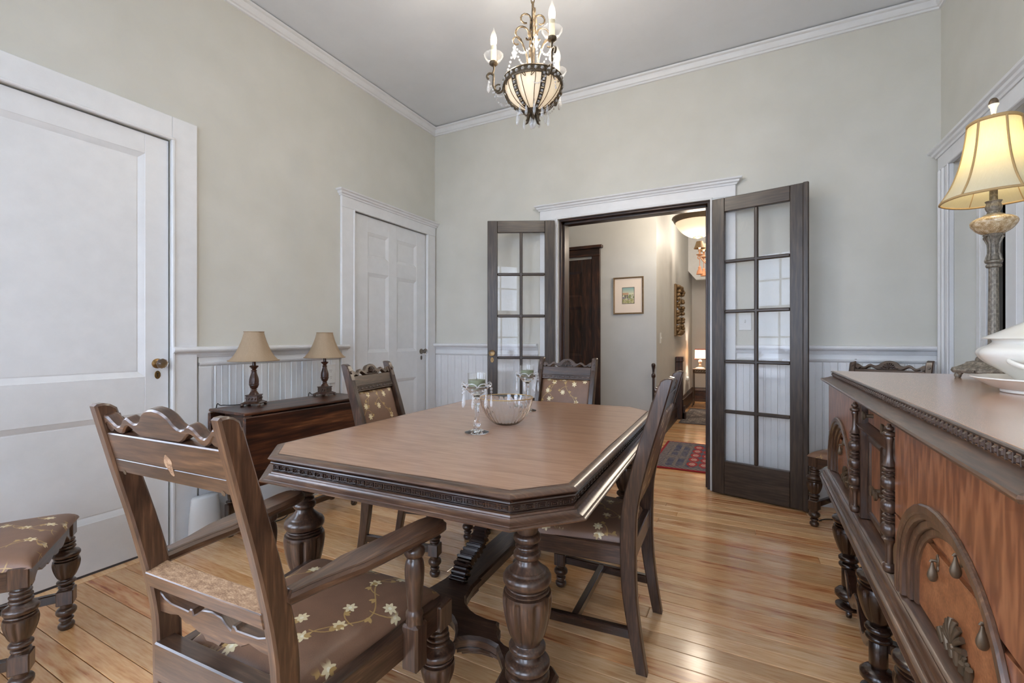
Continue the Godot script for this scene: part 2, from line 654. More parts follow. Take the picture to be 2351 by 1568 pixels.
# moulded rectangle lying in the local xy plane
func rect_mould(s: SurfaceTool, pr: Array, x0: float, y0: float, x1: float, y1: float, z := 0.0) -> void:
	var old := X
	X = X * Transform3D(UPRIGHT, Vector3(0, 0, z))
	sweep(s, pr, [Vector2(x0, -y0), Vector2(x1, -y0), Vector2(x1, -y1), Vector2(x0, -y1)], true)
	X = old

# a panelled door leaf in local xy, front face at z = 0, thickness t behind it
func panel_door(d: Node3D, w: float, h: float, cols: Array, rows: Array, m: Material, t := 0.04, rec := 0.014) -> void:
	var s := S()
	bc(s, Vector3(0, 0.008, -t), Vector3(w, h, -rec))
	part(d, "door_core", s, m)
	var xs := [0.0]
	for c in cols:
		xs.append(c[0])
		xs.append(c[1])
	xs.append(w)
	for i in range(0, xs.size(), 2):
		s = S()
		bc(s, Vector3(xs[i], 0.008, -rec - 0.002), Vector3(xs[i + 1], h, 0), 0.0015)
		part(d, "stile", s, m)
	var ys := [0.008]
	for r in rows:
		ys.append(r[0])
		ys.append(r[1])
	ys.append(h)
	for c in cols:
		for i in range(0, ys.size(), 2):
			s = S()
			bc(s, Vector3(c[0], ys[i], -rec - 0.002), Vector3(c[1], ys[i + 1], -0.0004), 0.0015)
			part(d, "rail", s, m)
		for r in rows:
			s = S()
			rect_mould(s, [Vector2(-0.026, -rec), Vector2(-0.018, -rec + 0.004), Vector2(-0.008, -0.005), Vector2(0, -0.002), Vector2(0, -rec)], c[0], r[0], c[1], r[1])
			var p := part(d, "panel_moulding", s, m)
			s = S()
			bc(s, Vector3(c[0] + 0.03, r[0] + 0.03, -rec - 0.001), Vector3(c[1] - 0.03, r[1] - 0.03, -rec + 0.0015), 0.001)
			part(d, "panel", s, m)

func knob_of(d: Node3D, x: float, y: float, plate: Material, z := 0.0) -> void:
	var s := S()
	X = Transform3D(Basis(Vector3.RIGHT, PI / 2), Vector3(x, y, z))
	lathe(s, [Vector2(0, 0), Vector2(0.026, 0), Vector2(0.026, 0.004), Vector2(0.02, 0.008), Vector2(0.012, 0.01), Vector2(0.011, 0.028), Vector2(0.018, 0.03), Vector2(0.02, 0.034), Vector2(0, 0.035)], 20)
	var k := part(d, "knob_rose", s, plate)
	s = S()
	X = Transform3D(Basis(Vector3.RIGHT, PI / 2), Vector3(x, y, z))
	lathe(s, [Vector2(0, 0.034), Vector2(0.016, 0.034), Vector2(0.027, 0.045), Vector2(0.027, 0.056), Vector2(0.014, 0.068), Vector2(0, 0.068)], 8)
	part(d, "glass_knob", s, M.crystal)
	s = S()
	X = Transform3D(Basis.IDENTITY, Vector3(x, y - 0.06, z))
	extrude(s, arc(Vector2(0, 0), Vector2(0.014, 0.022), 0, 360 - 18, 19), 0, 0.003, 0.001)
	part(d, "keyhole_plate", s, plate)
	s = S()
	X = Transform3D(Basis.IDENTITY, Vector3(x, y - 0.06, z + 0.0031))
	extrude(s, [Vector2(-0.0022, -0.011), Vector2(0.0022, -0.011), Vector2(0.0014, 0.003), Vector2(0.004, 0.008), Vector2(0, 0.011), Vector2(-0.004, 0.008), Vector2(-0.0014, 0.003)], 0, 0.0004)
	part(d, "keyhole", s, M.black)  # black shape laid on the plate to paint in the dark opening

# rail along a wall: path in plan, side picks the room side
const CHAIR_RAIL := [Vector2(0, 1.016), Vector2(0.014, 1.018), Vector2(0.017, 1.026), Vector2(0.022, 1.032), Vector2(0.024, 1.04), Vector2(0.04, 1.046), Vector2(0.048, 1.054), Vector2(0.05, 1.064), Vector2(0.046, 1.072), Vector2(0.036, 1.076), Vector2(0, 1.077)]
const PANEL_MOULD := [Vector2(0, 0.962), Vector2(0.008, 0.964), Vector2(0.016, 0.972), Vector2(0.02, 0.978), Vector2(0.02, 0.984), Vector2(0, 0.986)]
const CROWN := [Vector2(0, 3.135), Vector2(0.012, 3.137), Vector2(0.014, 3.148), Vector2(0.024, 3.152), Vector2(0.028, 3.162), Vector2(0.034, 3.17), Vector2(0.036, 3.184), Vector2(0.05, 3.19), Vector2(0.053, 3.198), Vector2(0.053, 3.202), Vector2(0, 3.202)]
const SKIRT := [Vector2(0, 0), Vector2(0.022, 0), Vector2(0.022, 0.16), Vector2(0.016, 0.168), Vector2(0.014, 0.182), Vector2(0.006, 0.19), Vector2(0, 0.19)]

func moulding(parent: Node, called: String, pr: Array, path: Array, side: float, m: Material) -> MeshInstance3D:
	var s := S()
	sweep(s, pr, path, false, side)
	return part(parent, called, s, m)

# upright beaded boards filling a dado; a and b are plan points, face towards n
func dado(parent: Node3D, a: Vector2, b: Vector2, n: Vector2) -> void:
	var l := a.distance_to(b)
	var k := int(round(l / 0.083))
	var w := l / k
	var s := S()
	bx(s, Vector3(0, 0.575, 0.004), Vector3(w - 0.0015, 0.78, 0.008), 0.0025)
	bx(s, Vector3(-w * 0.5 + 0.009, 0.575, 0.0085), Vector3(0.005, 0.78, 0.004), 0.0015)
	bx(s, Vector3(-w * 0.5 + 0.045, 0.575, 0.0085), Vector3(0.004, 0.78, 0.003), 0.0012)
	s.generate_normals()
	var mesh := s.commit()
	for i in k:
		var o := MeshInstance3D.new()
		o.name = "wainscot_board"
		o.mesh = mesh
		o.material_override = M.white
		parent.add_child(o, true)
		var p := a.lerp(b, (i + 0.5) / k)
		o.position = Vector3(p.x, 0, p.y)
		o.rotation.y = atan2(n.x, n.y)

func casing(parent: Node3D, x0: float, x1: float, h: float, w: float, cap: bool, t := 0.022) -> void:
	# boards round an opening x0..x1, height h, in local xy facing +z
	var xf := Transform3D.IDENTITY
	for sd in [[x0 - w, x0], [x1, x1 + w]]:
		var s := S()
		bc(s, Vector3(sd[0], 0, 0), Vector3(sd[1], h + (0.0 if cap else w), t), 0.003)
		part(parent, "casing_board", s, M.white)
	var s2 := S()
	bc(s2, Vector3(x0 - (w if cap else 0.0), h, 0), Vector3(x1 + (w if cap else 0.0), h + (0.085 if cap else w), t + 0.001), 0.003)
	part(parent, "head_board", s2, M.white)
	if cap:
		var yb := h + 0.083
		s2 = S()
		sweep(s2, [Vector2(0, yb), Vector2(0.008, yb), Vector2(0.012, yb + 0.012), Vector2(0.022, yb + 0.018), Vector2(0.026, yb + 0.03), Vector2(0.038, yb + 0.036), Vector2(0.042, yb + 0.046), Vector2(0, yb + 0.047)], [Vector2(x0 - w, 0), Vector2(x0 - w, t), Vector2(x1 + w, t), Vector2(x1 + w, 0)], false, -1.0)
		part(parent, "cap_moulding", s2, M.white)
	# inner bead
	for e in [[Vector3(x0 - 0.012, 0, t - 0.002), Vector3(x0 + 0.004, h, t + 0.008)], [Vector3(x1 - 0.004, 0, t - 0.002), Vector3(x1 + 0.012, h, t + 0.008)], [Vector3(x0 - 0.012, h - 0.004, t - 0.002), Vector3(x1 + 0.012, h + 0.012, t + 0.008)]]:
		s2 = S()
		bc(s2, e[0], e[1], 0.004)
		part(parent, "bead", s2, M.white)

func holder(parent: Node3D, called: String, xf: Transform3D) -> Node3D:
	var o := Node3D.new()
	o.name = called
	parent.add_child(o, true)
	o.transform = xf
	return o

func build_room() -> void:
	var s := S()
	# left wall with two door recesses and an added window beyond the camera
	bc(s, Vector3(-0.2, 0, -0.16), Vector3(-0.12, CEIL + 0.2, 3.6))
	for z in [[-0.16, 0.14], [1.064, 2.338], [3.27, 3.6]]:
		bc(s, Vector3(-0.12, 0, z[0]), Vector3(0, CEIL + 0.2, z[1]))
	bc(s, Vector3(-0.2, 0, 3.6), Vector3(0, 0.65, 4.8))
	bc(s, Vector3(-0.2, 2.65, 3.6), Vector3(0, CEIL + 0.2, 4.8))
	bc(s, Vector3(-0.2, 0, 4.8), Vector3(0, CEIL + 0.2, FZ + 0.2))
	bc(s, Vector3(-0.12, 2.136, 0.14), Vector3(0, CEIL + 0.2, 1.064))
	bc(s, Vector3(-0.12, 2.192, 2.338), Vector3(0, CEIL + 0.2, 3.27))
	var wl := part(self, "wall_left", s, M.wall)
	wl.set_meta("kind", "structure")
	# back wall with the wide opening to the hall
	s = S()
	bc(s, Vector3(-0.0, 0, -0.16), Vector3(1.325, CEIL + 0.2, 0))
	bc(s, Vector3(2.525, 0, -0.16), Vector3(RX + 0.2, CEIL + 0.2, 0))
	bc(s, Vector3(1.325, 2.15, -0.16), Vector3(2.525, CEIL + 0.2, 0))
	var wb := part(self, "wall_back", s, M.wall)
	wb.set_meta("kind", "structure")
	# right wall with the cupboard opening
	s = S()
	bc(s, Vector3(RX, 0, 0), Vector3(RX + 0.2, CEIL + 0.2, 0.2))
	bc(s, Vector3(RX, 2.13, 0.2), Vector3(RX + 0.2, CEIL + 0.2, 1.3))
	bc(s, Vector3(RX, 0, 1.3), Vector3(RX + 0.2, CEIL + 0.2, FZ + 0.2))
	var wr := part(self, "wall_right", s, M.wall)
	wr.set_meta("kind", "structure")
	# front wall with two windows
	s = S()
	for x in [[0.0, 0.35], [1.55, 2.15], [3.35, RX]]:
		bc(s, Vector3(x[0], 0, FZ), Vector3(x[1], CEIL + 0.2, FZ + 0.2))
	for x in [[0.35, 1.55], [2.15, 3.35]]:
		bc(s, Vector3(x[0], 0, FZ), Vector3(x[1], 0.65, FZ + 0.2))
		bc(s, Vector3(x[0], 2.65, FZ), Vector3(x[1], CEIL + 0.2, FZ + 0.2))
	var wf := part(self, "wall_front", s, M.wall)
	wf.set_meta("kind", "structure")
	s = S()
	bc(s, Vector3(0, CEIL, 0), Vector3(RX, CEIL + 0.2, FZ))
	part(self, "ceiling", s, M.ceiling).set_meta("kind", "structure")
	# crown, rails and skirtings
	var tr := frame("trim_1")
	var loop := [Vector2(0, 0), Vector2(RX, 0), Vector2(RX, FZ), Vector2(0, FZ)]
	s = S()
	sweep(s, CROWN.map(func(p): return Vector2(-p.x, p.y)), loop, true)
	part(tr, "crown_moulding", s, M.white)
	var t2 := frame("trim_2")
	moulding(t2, "chair_rail", CHAIR_RAIL, [Vector2(0, 1.13), Vector2(0.0, 2.34)], 1.0, M.white)
	moulding(t2, "chair_rail", CHAIR_RAIL, [Vector2(0.0, 0), Vector2(1.13, 0)], -1.0, M.white)
	moulding(t2, "chair_rail", CHAIR_RAIL, [Vector2(2.695, 0), Vector2(RX + 0.0, 0)], -1.0, M.white)
	moulding(t2, "panel_mould", PANEL_MOULD, [Vector2(0, 1.2), Vector2(0.0, 2.2)], 1.0, M.white)
	moulding(t2, "panel_mould", PANEL_MOULD, [Vector2(0.0, 0), Vector2(1.13, 0)], -1.0, M.white)
	moulding(t2, "panel_mould", PANEL_MOULD, [Vector2(2.7, 0), Vector2(RX, 0)], -1.0, M.white)
	var bb := frame("baseboard_left")
	moulding(bb, "skirting", SKIRT, [Vector2(0, 1.2), Vector2(0, 2.2)], 1.0, M.white)
	bb = frame("baseboard_back")
	moulding(bb, "skirting", SKIRT, [Vector2(0, 0), Vector2(1.13, 0)], -1.0, M.white)
	moulding(bb, "skirting", SKIRT, [Vector2(2.7, 0), Vector2(RX, 0)], -1.0, M.white)
	dado(wl, Vector2(0, 1.2), Vector2(0, 2.2), Vector2(1, 0))
	dado(wb, Vector2(0.0, 0), Vector2(1.13, 0), Vector2(0, 1))
	dado(wb, Vector2(2.7, 0), Vector2(RX, 0), Vector2(0, 1))
	for q in [[wl, Vector3(0, 0.96, 1.2), Vector3(0.006, 1.02, 2.2)], [wb, Vector3(0, 0.96, 0), Vector3(1.13, 1.02, 0.006)], [wb, Vector3(2.7, 0.96, 0), Vector3(RX, 1.02, 0.006)]]:
		s = S()
		bc(s, q[1], q[2])
		part(q[0], "dado_board", s, M.white)
	s = S()
	bc(s, Vector3(0, 0.19, 2.13), Vector3(0.012, 0.96, 2.2), 0.002)
	part(wl, "dado_stile", s, M.white)
	# door 1: tall two-panel door at the left
	var d := frame("door_1")
	d.transform = on_left(3.265)
	d.position.x = -0.004
	panel_door(d, 0.92, 2.185, [[0.108, 0.812]], [[0.244, 0.735], [0.925, 2.081]], M.white, 0.044, 0.013)
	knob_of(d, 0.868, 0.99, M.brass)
	var t3 := frame("trim_3")
	t3.transform = on_left(3.265)
	casing(t3, -0.006, 0.926, 2.192, 0.125, false)
	# door 2: six-panel door near the corner
	d = frame("door_2")
	d.transform = on_left(1.06)
	d.position.x = -0.004
	panel_door(d, 0.913, 2.128, [[0.161, 0.406], [0.511, 0.782]], [[0.22, 0.761], [1.007, 1.666], [1.79, 2.0]], M.white, 0.044, 0.013)
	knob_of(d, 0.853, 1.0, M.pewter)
	s = S()
	X = Transform3D(Basis.IDENTITY, Vector3(0.004, 1.94, 0.008))
	lathe(s, [Vector2(0, -0.075), Vector2(0.004, -0.072), Vector2(0.004, -0.066), Vector2(0.008, -0.06), Vector2(0.008, -0.02), Vector2(0.0065, -0.019), Vector2(0.0065, -0.018), Vector2(0.008, -0.017), Vector2(0.008, 0.02), Vector2(0.0065, 0.021), Vector2(0.008, 0.022), Vector2(0.008, 0.06), Vector2(0.004, 0.066), Vector2(0, 0.075)], 12)
	part(d, "hinge", s, M.white)
	var t4 := frame("trim_4")
	t4.transform = on_left(1.06)
	casing(t4, -0.004, 0.917, 2.134, 0.125, true)
	# casing of the opening to the hall
	var t5 := frame("trim_5")
	casing(t5, 1.32, 2.53, 2.15, 0.165, true, 0.024)
	# stained jamb lining
	var t6 := frame("trim_6")
	for e in [[Vector3(1.325, 0, -0.2), Vector3(1.345, 2.132, -0.002), "jamb"], [Vector3(2.505, 0, -0.2), Vector3(2.525, 2.132, -0.002), "jamb"], [Vector3(1.325, 2.13, -0.2), Vector3(2.525, 2.15, -0.002), "head_jamb"], [Vector3(1.345, 0, -0.075), Vector3(1.36, 2.13, -0.045), "door_stop"], [Vector3(2.49, 0, -0.075), Vector3(2.505, 2.13, -0.045), "door_stop"], [Vector3(1.345, 2.11, -0.075), Vector3(2.505, 2.13, -0.045), "door_stop"], [Vector3(1.23, 0, -0.2), Vector3(1.335, 2.14, -0.16), "hall_casing"], [Vector3(2.515, 0, -0.2), Vector3(2.62, 2.14, -0.16), "hall_casing"], [Vector3(1.23, 2.14, -0.2), Vector3(2.62, 2.26, -0.16), "hall_casing"]]:
		s = S()
		bc(s, e[0], e[1], 0.002)
		part(t6, e[2], s, M.hall_x if e[0].y > 1 else M.hall_y)
	# glazed doors folded back into the room
	french_leaf("door_3", Vector3(1.305, 0.01, 0.05), deg_to_rad(-154.4), true)
	french_leaf("door_4", Vector3(2.545, 0.01, 0.05), deg_to_rad(-13.4), false)
	# opening in the right wall with two white cupboard leaves ajar, made-up dark closet behind
	var t7 := frame("trim_7")
	t7.transform = Transform3D(Basis(Vector3.UP, -PI / 2), Vector3(RX, 0, 0.0))
	casing(t7, 0.2, 1.3, 2.13, 0.17, true, 0.024)
	for e in [[Vector3(0.06, 0, 0.02), Vector3(0.085, 2.13, 0.036)], [Vector3(0.115, 0, 0.02), Vector3(0.14, 2.13, 0.036)]]:
		s = S()
		bc(s, e[0], e[1], 0.007)
		part(t7, "reed", s, M.white)
	var cb := frame("wall_added_closet")
	s = S()
	bc(s, Vector3(RX + 0.9, 0, 0.0), Vector3(RX + 1.0, 2.6, 1.5))
	bc(s, Vector3(RX + 0.2, 0, 0.0), Vector3(RX + 0.9, 2.6, 0.1))
	bc(s, Vector3(RX + 0.2, 0, 1.4), Vector3(RX + 0.9, 2.6, 1.5))
	bc(s, Vector3(RX + 0.2, 2.5, 0.1), Vector3(RX + 0.9, 2.6, 1.4))
	bc(s, Vector3(RX, -0.05, 0.1), Vector3(RX + 0.9, 0.0, 1.4))
	part(cb, "dark_gap_lining", s, M.hall_y)  # made-up closet, lined dark so the gap between the leaves turns black
	d = frame("door_5")
	d.transform = Transform3D(Basis(Vector3.UP, -PI / 2), Vector3(RX + 0.09, 0, 0.205))
	panel_door(d, 0.115, 2.12, [[0.04, 0.075]], [[0.25, 0.95], [1.1, 2.0]], M.white, 0.04, 0.006)
	d = frame("door_6")
	d.transform = Transform3D(Basis(Vector3.UP, -PI / 2), Vector3(RX + 0.06, 0, 0.61))
	panel_door(d, 0.685, 2.12, [[0.1, 0.585]], [[0.25, 0.95], [1.1, 2.0]], M.white)
	# windows
	window("window_1", Transform3D(Basis(Vector3.UP, PI), Vector3(1.55, 0.65, FZ)))
	window("window_3", Transform3D(Basis(Vector3.UP, PI), Vector3(3.35, 0.65, FZ)))  # unseen window, added to brighten the floor on the right
	window("window_2", Transform3D(Basis(Vector3.UP, PI / 2), Vector3(0, 0.65, 4.8)))  # unseen window, added to light the sideboard and back wall
	s = S()
	bc(s, Vector3(-16, -0.6, -8), Vector3(-0.8, -0.5, 22))
	bc(s, Vector3(-0.8, -0.6, 5.4), Vector3(16, -0.5, 22))
	part(self, "ground_outside", s, M.bounce_ground).set_meta("kind", "structure")  # unseen ground, serves as a pale light reflector

func window(called: String, xf: Transform3D) -> void:
	var w := frame(called)
	w.transform = xf
	var s := S()
	for e in [[Vector3(-0.1, -0.03, 0), Vector3(0.0, 2.1, 0.025)], [Vector3(1.2, -0.03, 0), Vector3(1.3, 2.1, 0.025)], [Vector3(-0.1, 2.0, 0), Vector3(1.3, 2.12, 0.028)], [Vector3(-0.12, -0.05, -0.06), Vector3(1.32, -0.0, 0.05)]]:
		bc(s, e[0], e[1], 0.003)
	part(w, "window_frame", s, M.white)
	for k in 2:
		s = S()
		var y := k * 0.99
		var z := -0.12 + 0.04 * (1 - k)
		for e in [[Vector3(0, y, z), Vector3(0.05, y + 1.01, z + 0.035)], [Vector3(1.15, y, z), Vector3(1.2, y + 1.01, z + 0.035)], [Vector3(0.05, y, z), Vector3(1.15, y + 0.06, z + 0.035)], [Vector3(0.05, y + 0.96, z), Vector3(1.15, y + 1.01, z + 0.035)], [Vector3(0.41, y, z), Vector3(0.435, y + 1.0, z + 0.03)], [Vector3(0.77, y, z), Vector3(0.795, y + 1.0, z + 0.03)], [Vector3(0.05, y + 0.49, z), Vector3(1.15, y + 0.515, z + 0.03)]]:
			bc(s, e[0], e[1], 0.003)
		part(w, "sash", s, M.white)
		for i in 3:
			for j in 2:
				s = S()
				bc(s, Vector3(0.05 + i * 0.36, y + 0.05 + j * 0.45, z + 0.012), Vector3(0.415 + i * 0.36, y + 0.51 + j * 0.46, z + 0.015))
				part(w, "pane", s, M.pane)

func french_leaf(called: String, at: Vector3, turn: float, knob: bool) -> void:
	var d := frame(called)
	d.position = at
	d.rotation.y = turn
	var w := 0.575
	var h := 2.12
	var t := 0.02
	var x0 := 0.085
	var x1 := w - 0.085
	var y0 := 0.235
	var y1 := h - 0.1
	var s: SurfaceTool
	for e in [[0.0, x0], [x1, w]]:
		s = S()
		bc(s, Vector3(e[0], 0, -t), Vector3(e[1], h, t), 0.003)
		part(d, "stile", s, M.door_y)
	for e in [[0.0, y0], [y1, h]]:
		s = S()
		bc(s, Vector3(x0, e[0], -t + 0.0005), Vector3(x1, e[1], t - 0.0005), 0.003)
		part(d, "rail", s, M.door_x)
	s = S()
	bc(s, Vector3(w * 0.5 - 0.012, y0, -0.015), Vector3(w * 0.5 + 0.012, y1, 0.015), 0.006)
	part(d, "muntin", s, M.door_y)
	var ph := (y1 - y0) / 5.0
	for i in range(1, 5):
		s = S()
		bc(s, Vector3(x0, y0 + ph * i - 0.012, -0.0145), Vector3(x1, y0 + ph * i + 0.012, 0.0145), 0.006)
		part(d, "muntin", s, M.door_x)
	for i in 5:
		for j in 2:
			s = S()
			bc(s, Vector3(x0 - 0.004 if j == 0 else w * 0.5, y0 + ph * i, -0.0015), Vector3(w * 0.5 if j == 0 else x1 + 0.004, y0 + ph * (i + 1), 0.0015))
			part(d, "pane", s, M.pane)
	if knob:
		var k := holder(d, "knob_set", Transform3D(Basis(Vector3.UP, PI), Vector3.ZERO))
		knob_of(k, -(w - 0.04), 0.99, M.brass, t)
	else:
		s = S()
		bc(s, Vector3(w - 0.012, 0, t - 0.001), Vector3(w + 0.022, h, t + 0.016), 0.005)
		bc(s, Vector3(w - 0.001, 0.0, -t), Vector3(w + 0.012, h + 0.004, t - 0.004), 0.003)
		part(d, "astragal", s, M.door_y)

# ---------------------------------------------------------------- hall beyond the opening
const HZ := -1.52
const CX := 1.88
func build_hall() -> void:
	var s := S()
	bc(s, Vector3(-0.5, 0, HZ - 0.2), Vector3(CX, CEIL + 0.2, HZ))
	bc(s, Vector3(CX - 0.2, 0, -5.4), Vector3(CX, CEIL + 0.2, HZ - 0.2))
	part(self, "wall_hall", s, M.grey).set_meta("kind", "structure")
	s = S()
	bc(s, Vector3(-0.7, 0, HZ), Vector3(-0.5, CEIL + 0.2, -0.16))
	bc(s, Vector3(-0.5, 0, -0.18), Vector3(1.23, CEIL, -0.16))
	bc(s, Vector3(2.62, 0, -0.18), Vector3(3.5, CEIL, -0.16))
	bc(s, Vector3(1.23, 2.26, -0.18), Vector3(2.62, CEIL, -0.16))
	bc(s, Vector3(3.5, 0, -5.4), Vector3(3.7, CEIL + 0.2, -0.16))
	part(self, "wall_hall_side", s, M.grey).set_meta("kind", "structure")
	s = S()
	bc(s, Vector3(CX, 0, -5.4), Vector3(3.5, CEIL + 0.2, -5.2))
	part(self, "wall_hall_end", s, M.grey).set_meta("kind", "structure")
	s = S()
	X = Transform3D(Basis.IDENTITY, Vector3(0, 0, -4.6))
	extrude(s, [Vector2(CX, 3.21), Vector2(CX, 2.28), Vector2(2.0, 2.13), Vector2(3.5, 2.13), Vector2(3.5, 3.21)], -0.12, 0)
	part(self, "wall_header", s, M.white).set_meta("kind", "structure")
	s = S()
	bc(s, Vector3(-0.7, CEIL, -5.4), Vector3(3.7, CEIL + 0.2, -0.16))
	part(self, "ceiling_hall", s, M.ceiling).set_meta("kind", "structure")
	var b := frame("baseboard_hall")
	var sk := [Vector2(0, 0), Vector2(0.035, 0), Vector2(0.035, 0.02), Vector2(0.024, 0.03), Vector2(0.022, 0.16), Vector2(0.03, 0.165), Vector2(0.03, 0.185), Vector2(0.02, 0.195), Vector2(0.018, 0.21), Vector2(0.012, 0.222), Vector2(0.01, 0.235), Vector2(0, 0.24)]
	moulding(b, "skirting", sk, [Vector2(CX, -5.2), Vector2(CX, HZ), Vector2(1.25, HZ)], 1.0, M.hall_z)
	moulding(b, "skirting", sk, [Vector2(3.5, -5.2), Vector2(CX, -5.2)], 1.0, M.hall_x)
	# stained panelled door on the hall wall
	var d := frame("door_7")
	d.transform = Transform3D(Basis.IDENTITY, Vector3(0.32, 0, HZ + 0.024))
	panel_door(d, 0.83, 2.06, [[0.12, 0.36], [0.47, 0.71]], [[0.25, 0.75], [0.92, 1.5], [1.62, 1.92]], M.hall_y, 0.03, 0.016)
	var t := frame("trim_8")
	for e in [[Vector3(1.15, 0, HZ), Vector3(1.25, 2.09, HZ + 0.03), "casing_board"], [Vector3(0.22, 0, HZ), Vector3(0.32, 2.09, HZ + 0.03), "casing_board"], [Vector3(0.22, 2.09, HZ), Vector3(1.25, 2.18, HZ + 0.03), "head_board"], [Vector3(0.19, 2.18, HZ), Vector3(1.28, 2.215, HZ + 0.06), "cap_moulding"]]:
		s = S()
		bc(s, e[0], e[1], 0.004)
		part(t, e[2], s, M.hall_x if e[0].y > 1 else M.hall_y)

# ---------------------------------------------------------------- floor boards
func build_floor() -> void:
	var fl := frame("floor")
	var s := S()
	bc(s, Vector3(-0.3, -0.12, -5.4), Vector3(RX + 0.3, -0.022, FZ + 0.3))
	part(fl, "subfloor", s, M.under)
	s = S()
	bx(s, Vector3(0, -0.011, 0), Vector3(1, 0.022, 0.0746), 0.0016)
	s.generate_normals()
	var mesh := s.commit()
	var n := 0
	var row := 0
	var z := FZ - 0.04
	while z > -5.2:
		var x0 := 0.055
		var x1 := RX
		if z < -0.02:
			x0 = 1.26 if z > HZ else CX
			x1 = 3.3
		var x := x0
		while x < x1 - 0.01:
			var l := rng.randf_range(1.3, 3.4) if z > 0 else 4.0
			var e := minf(x + l, x1)
			if x1 - e < 0.5:
				e = x1
			var o := MeshInstance3D.new()
			o.name = "plank"
			o.mesh = mesh
			o.material_override = M["pine%d" % rng.randi_range(0, 9)]
			fl.add_child(o, true)
			o.position = Vector3((x + e) * 0.5, rng.randf_range(-0.0006, 0.0), z)
			o.scale = Vector3(e - x - 0.001, 1, 1)
			x = e
			n += 1
		z -= 0.0768
		row += 1
	s = S()
	bc(s, Vector3(0.0, -0.022, 0.0), Vector3(0.054, 0.0, FZ), 0.001)
	part(fl, "border_plank", s, M.pine2)
	print("planks ", n)

# ---------------------------------------------------------------- dining table
func melon_leg(s: SurfaceTool, seg := 96) -> void:
	# thick turned leg standing on the stretcher at y 0.25, up to the apron at y 0.70
	var p := [Vector2(0.0, 0.24), Vector2(0.036, 0.24)]
	p += bead(0.044, 0.248, 0.273, 0.014)
	p += [Vector2(0.036, 0.275)]
	p += bead(0.042, 0.277, 0.304, 0.017)
	p += [Vector2(0.036, 0.307), Vector2(0.032, 0.318)]
	p += bead(0.036, 0.321, 0.341, 0.012)
	p += [Vector2(0.034, 0.344)]
	p += smooth_profile([Vector2(0.035, 0.346), Vector2(0.046, 0.366), Vector2(0.056, 0.4), Vector2(0.062, 0.434), Vector2(0.0635, 0.458), Vector2(0.061, 0.473)], 6)
	p += bead(0.051, 0.475, 0.482, 0.006)
	p += bead(0.048, 0.483, 0.49, 0.005)
	p += bead(0.051, 0.492, 0.524, 0.0115)
	p += [Vector2(0.047, 0.527), Vector2(0.046, 0.53)]
	p += smooth_profile([Vector2(0.044, 0.531), Vector2(0.036, 0.539), Vector2(0.029, 0.547), Vector2(0.026, 0.555)], 3)
	p += bead(0.025, 0.557, 0.579, 0.011)
	p += [Vector2(0.024, 0.581)]
	p += bead(0.025, 0.582, 0.593, 0.006)
	p += [Vector2(0.022, 0.595), Vector2(0.023, 0.598)]
	p += bead(0.026, 0.6, 0.623, 0.01)
	p += [Vector2(0.027, 0.626), Vector2(0.03, 0.64), Vector2(0.034, 0.7), Vector2(0, 0.7)]
	lathe(s, p, seg, Vector3.ZERO, {"y0": 0.352, "y1": 0.468, "soft": 0.008, "n": 8, "depth": 0.13})

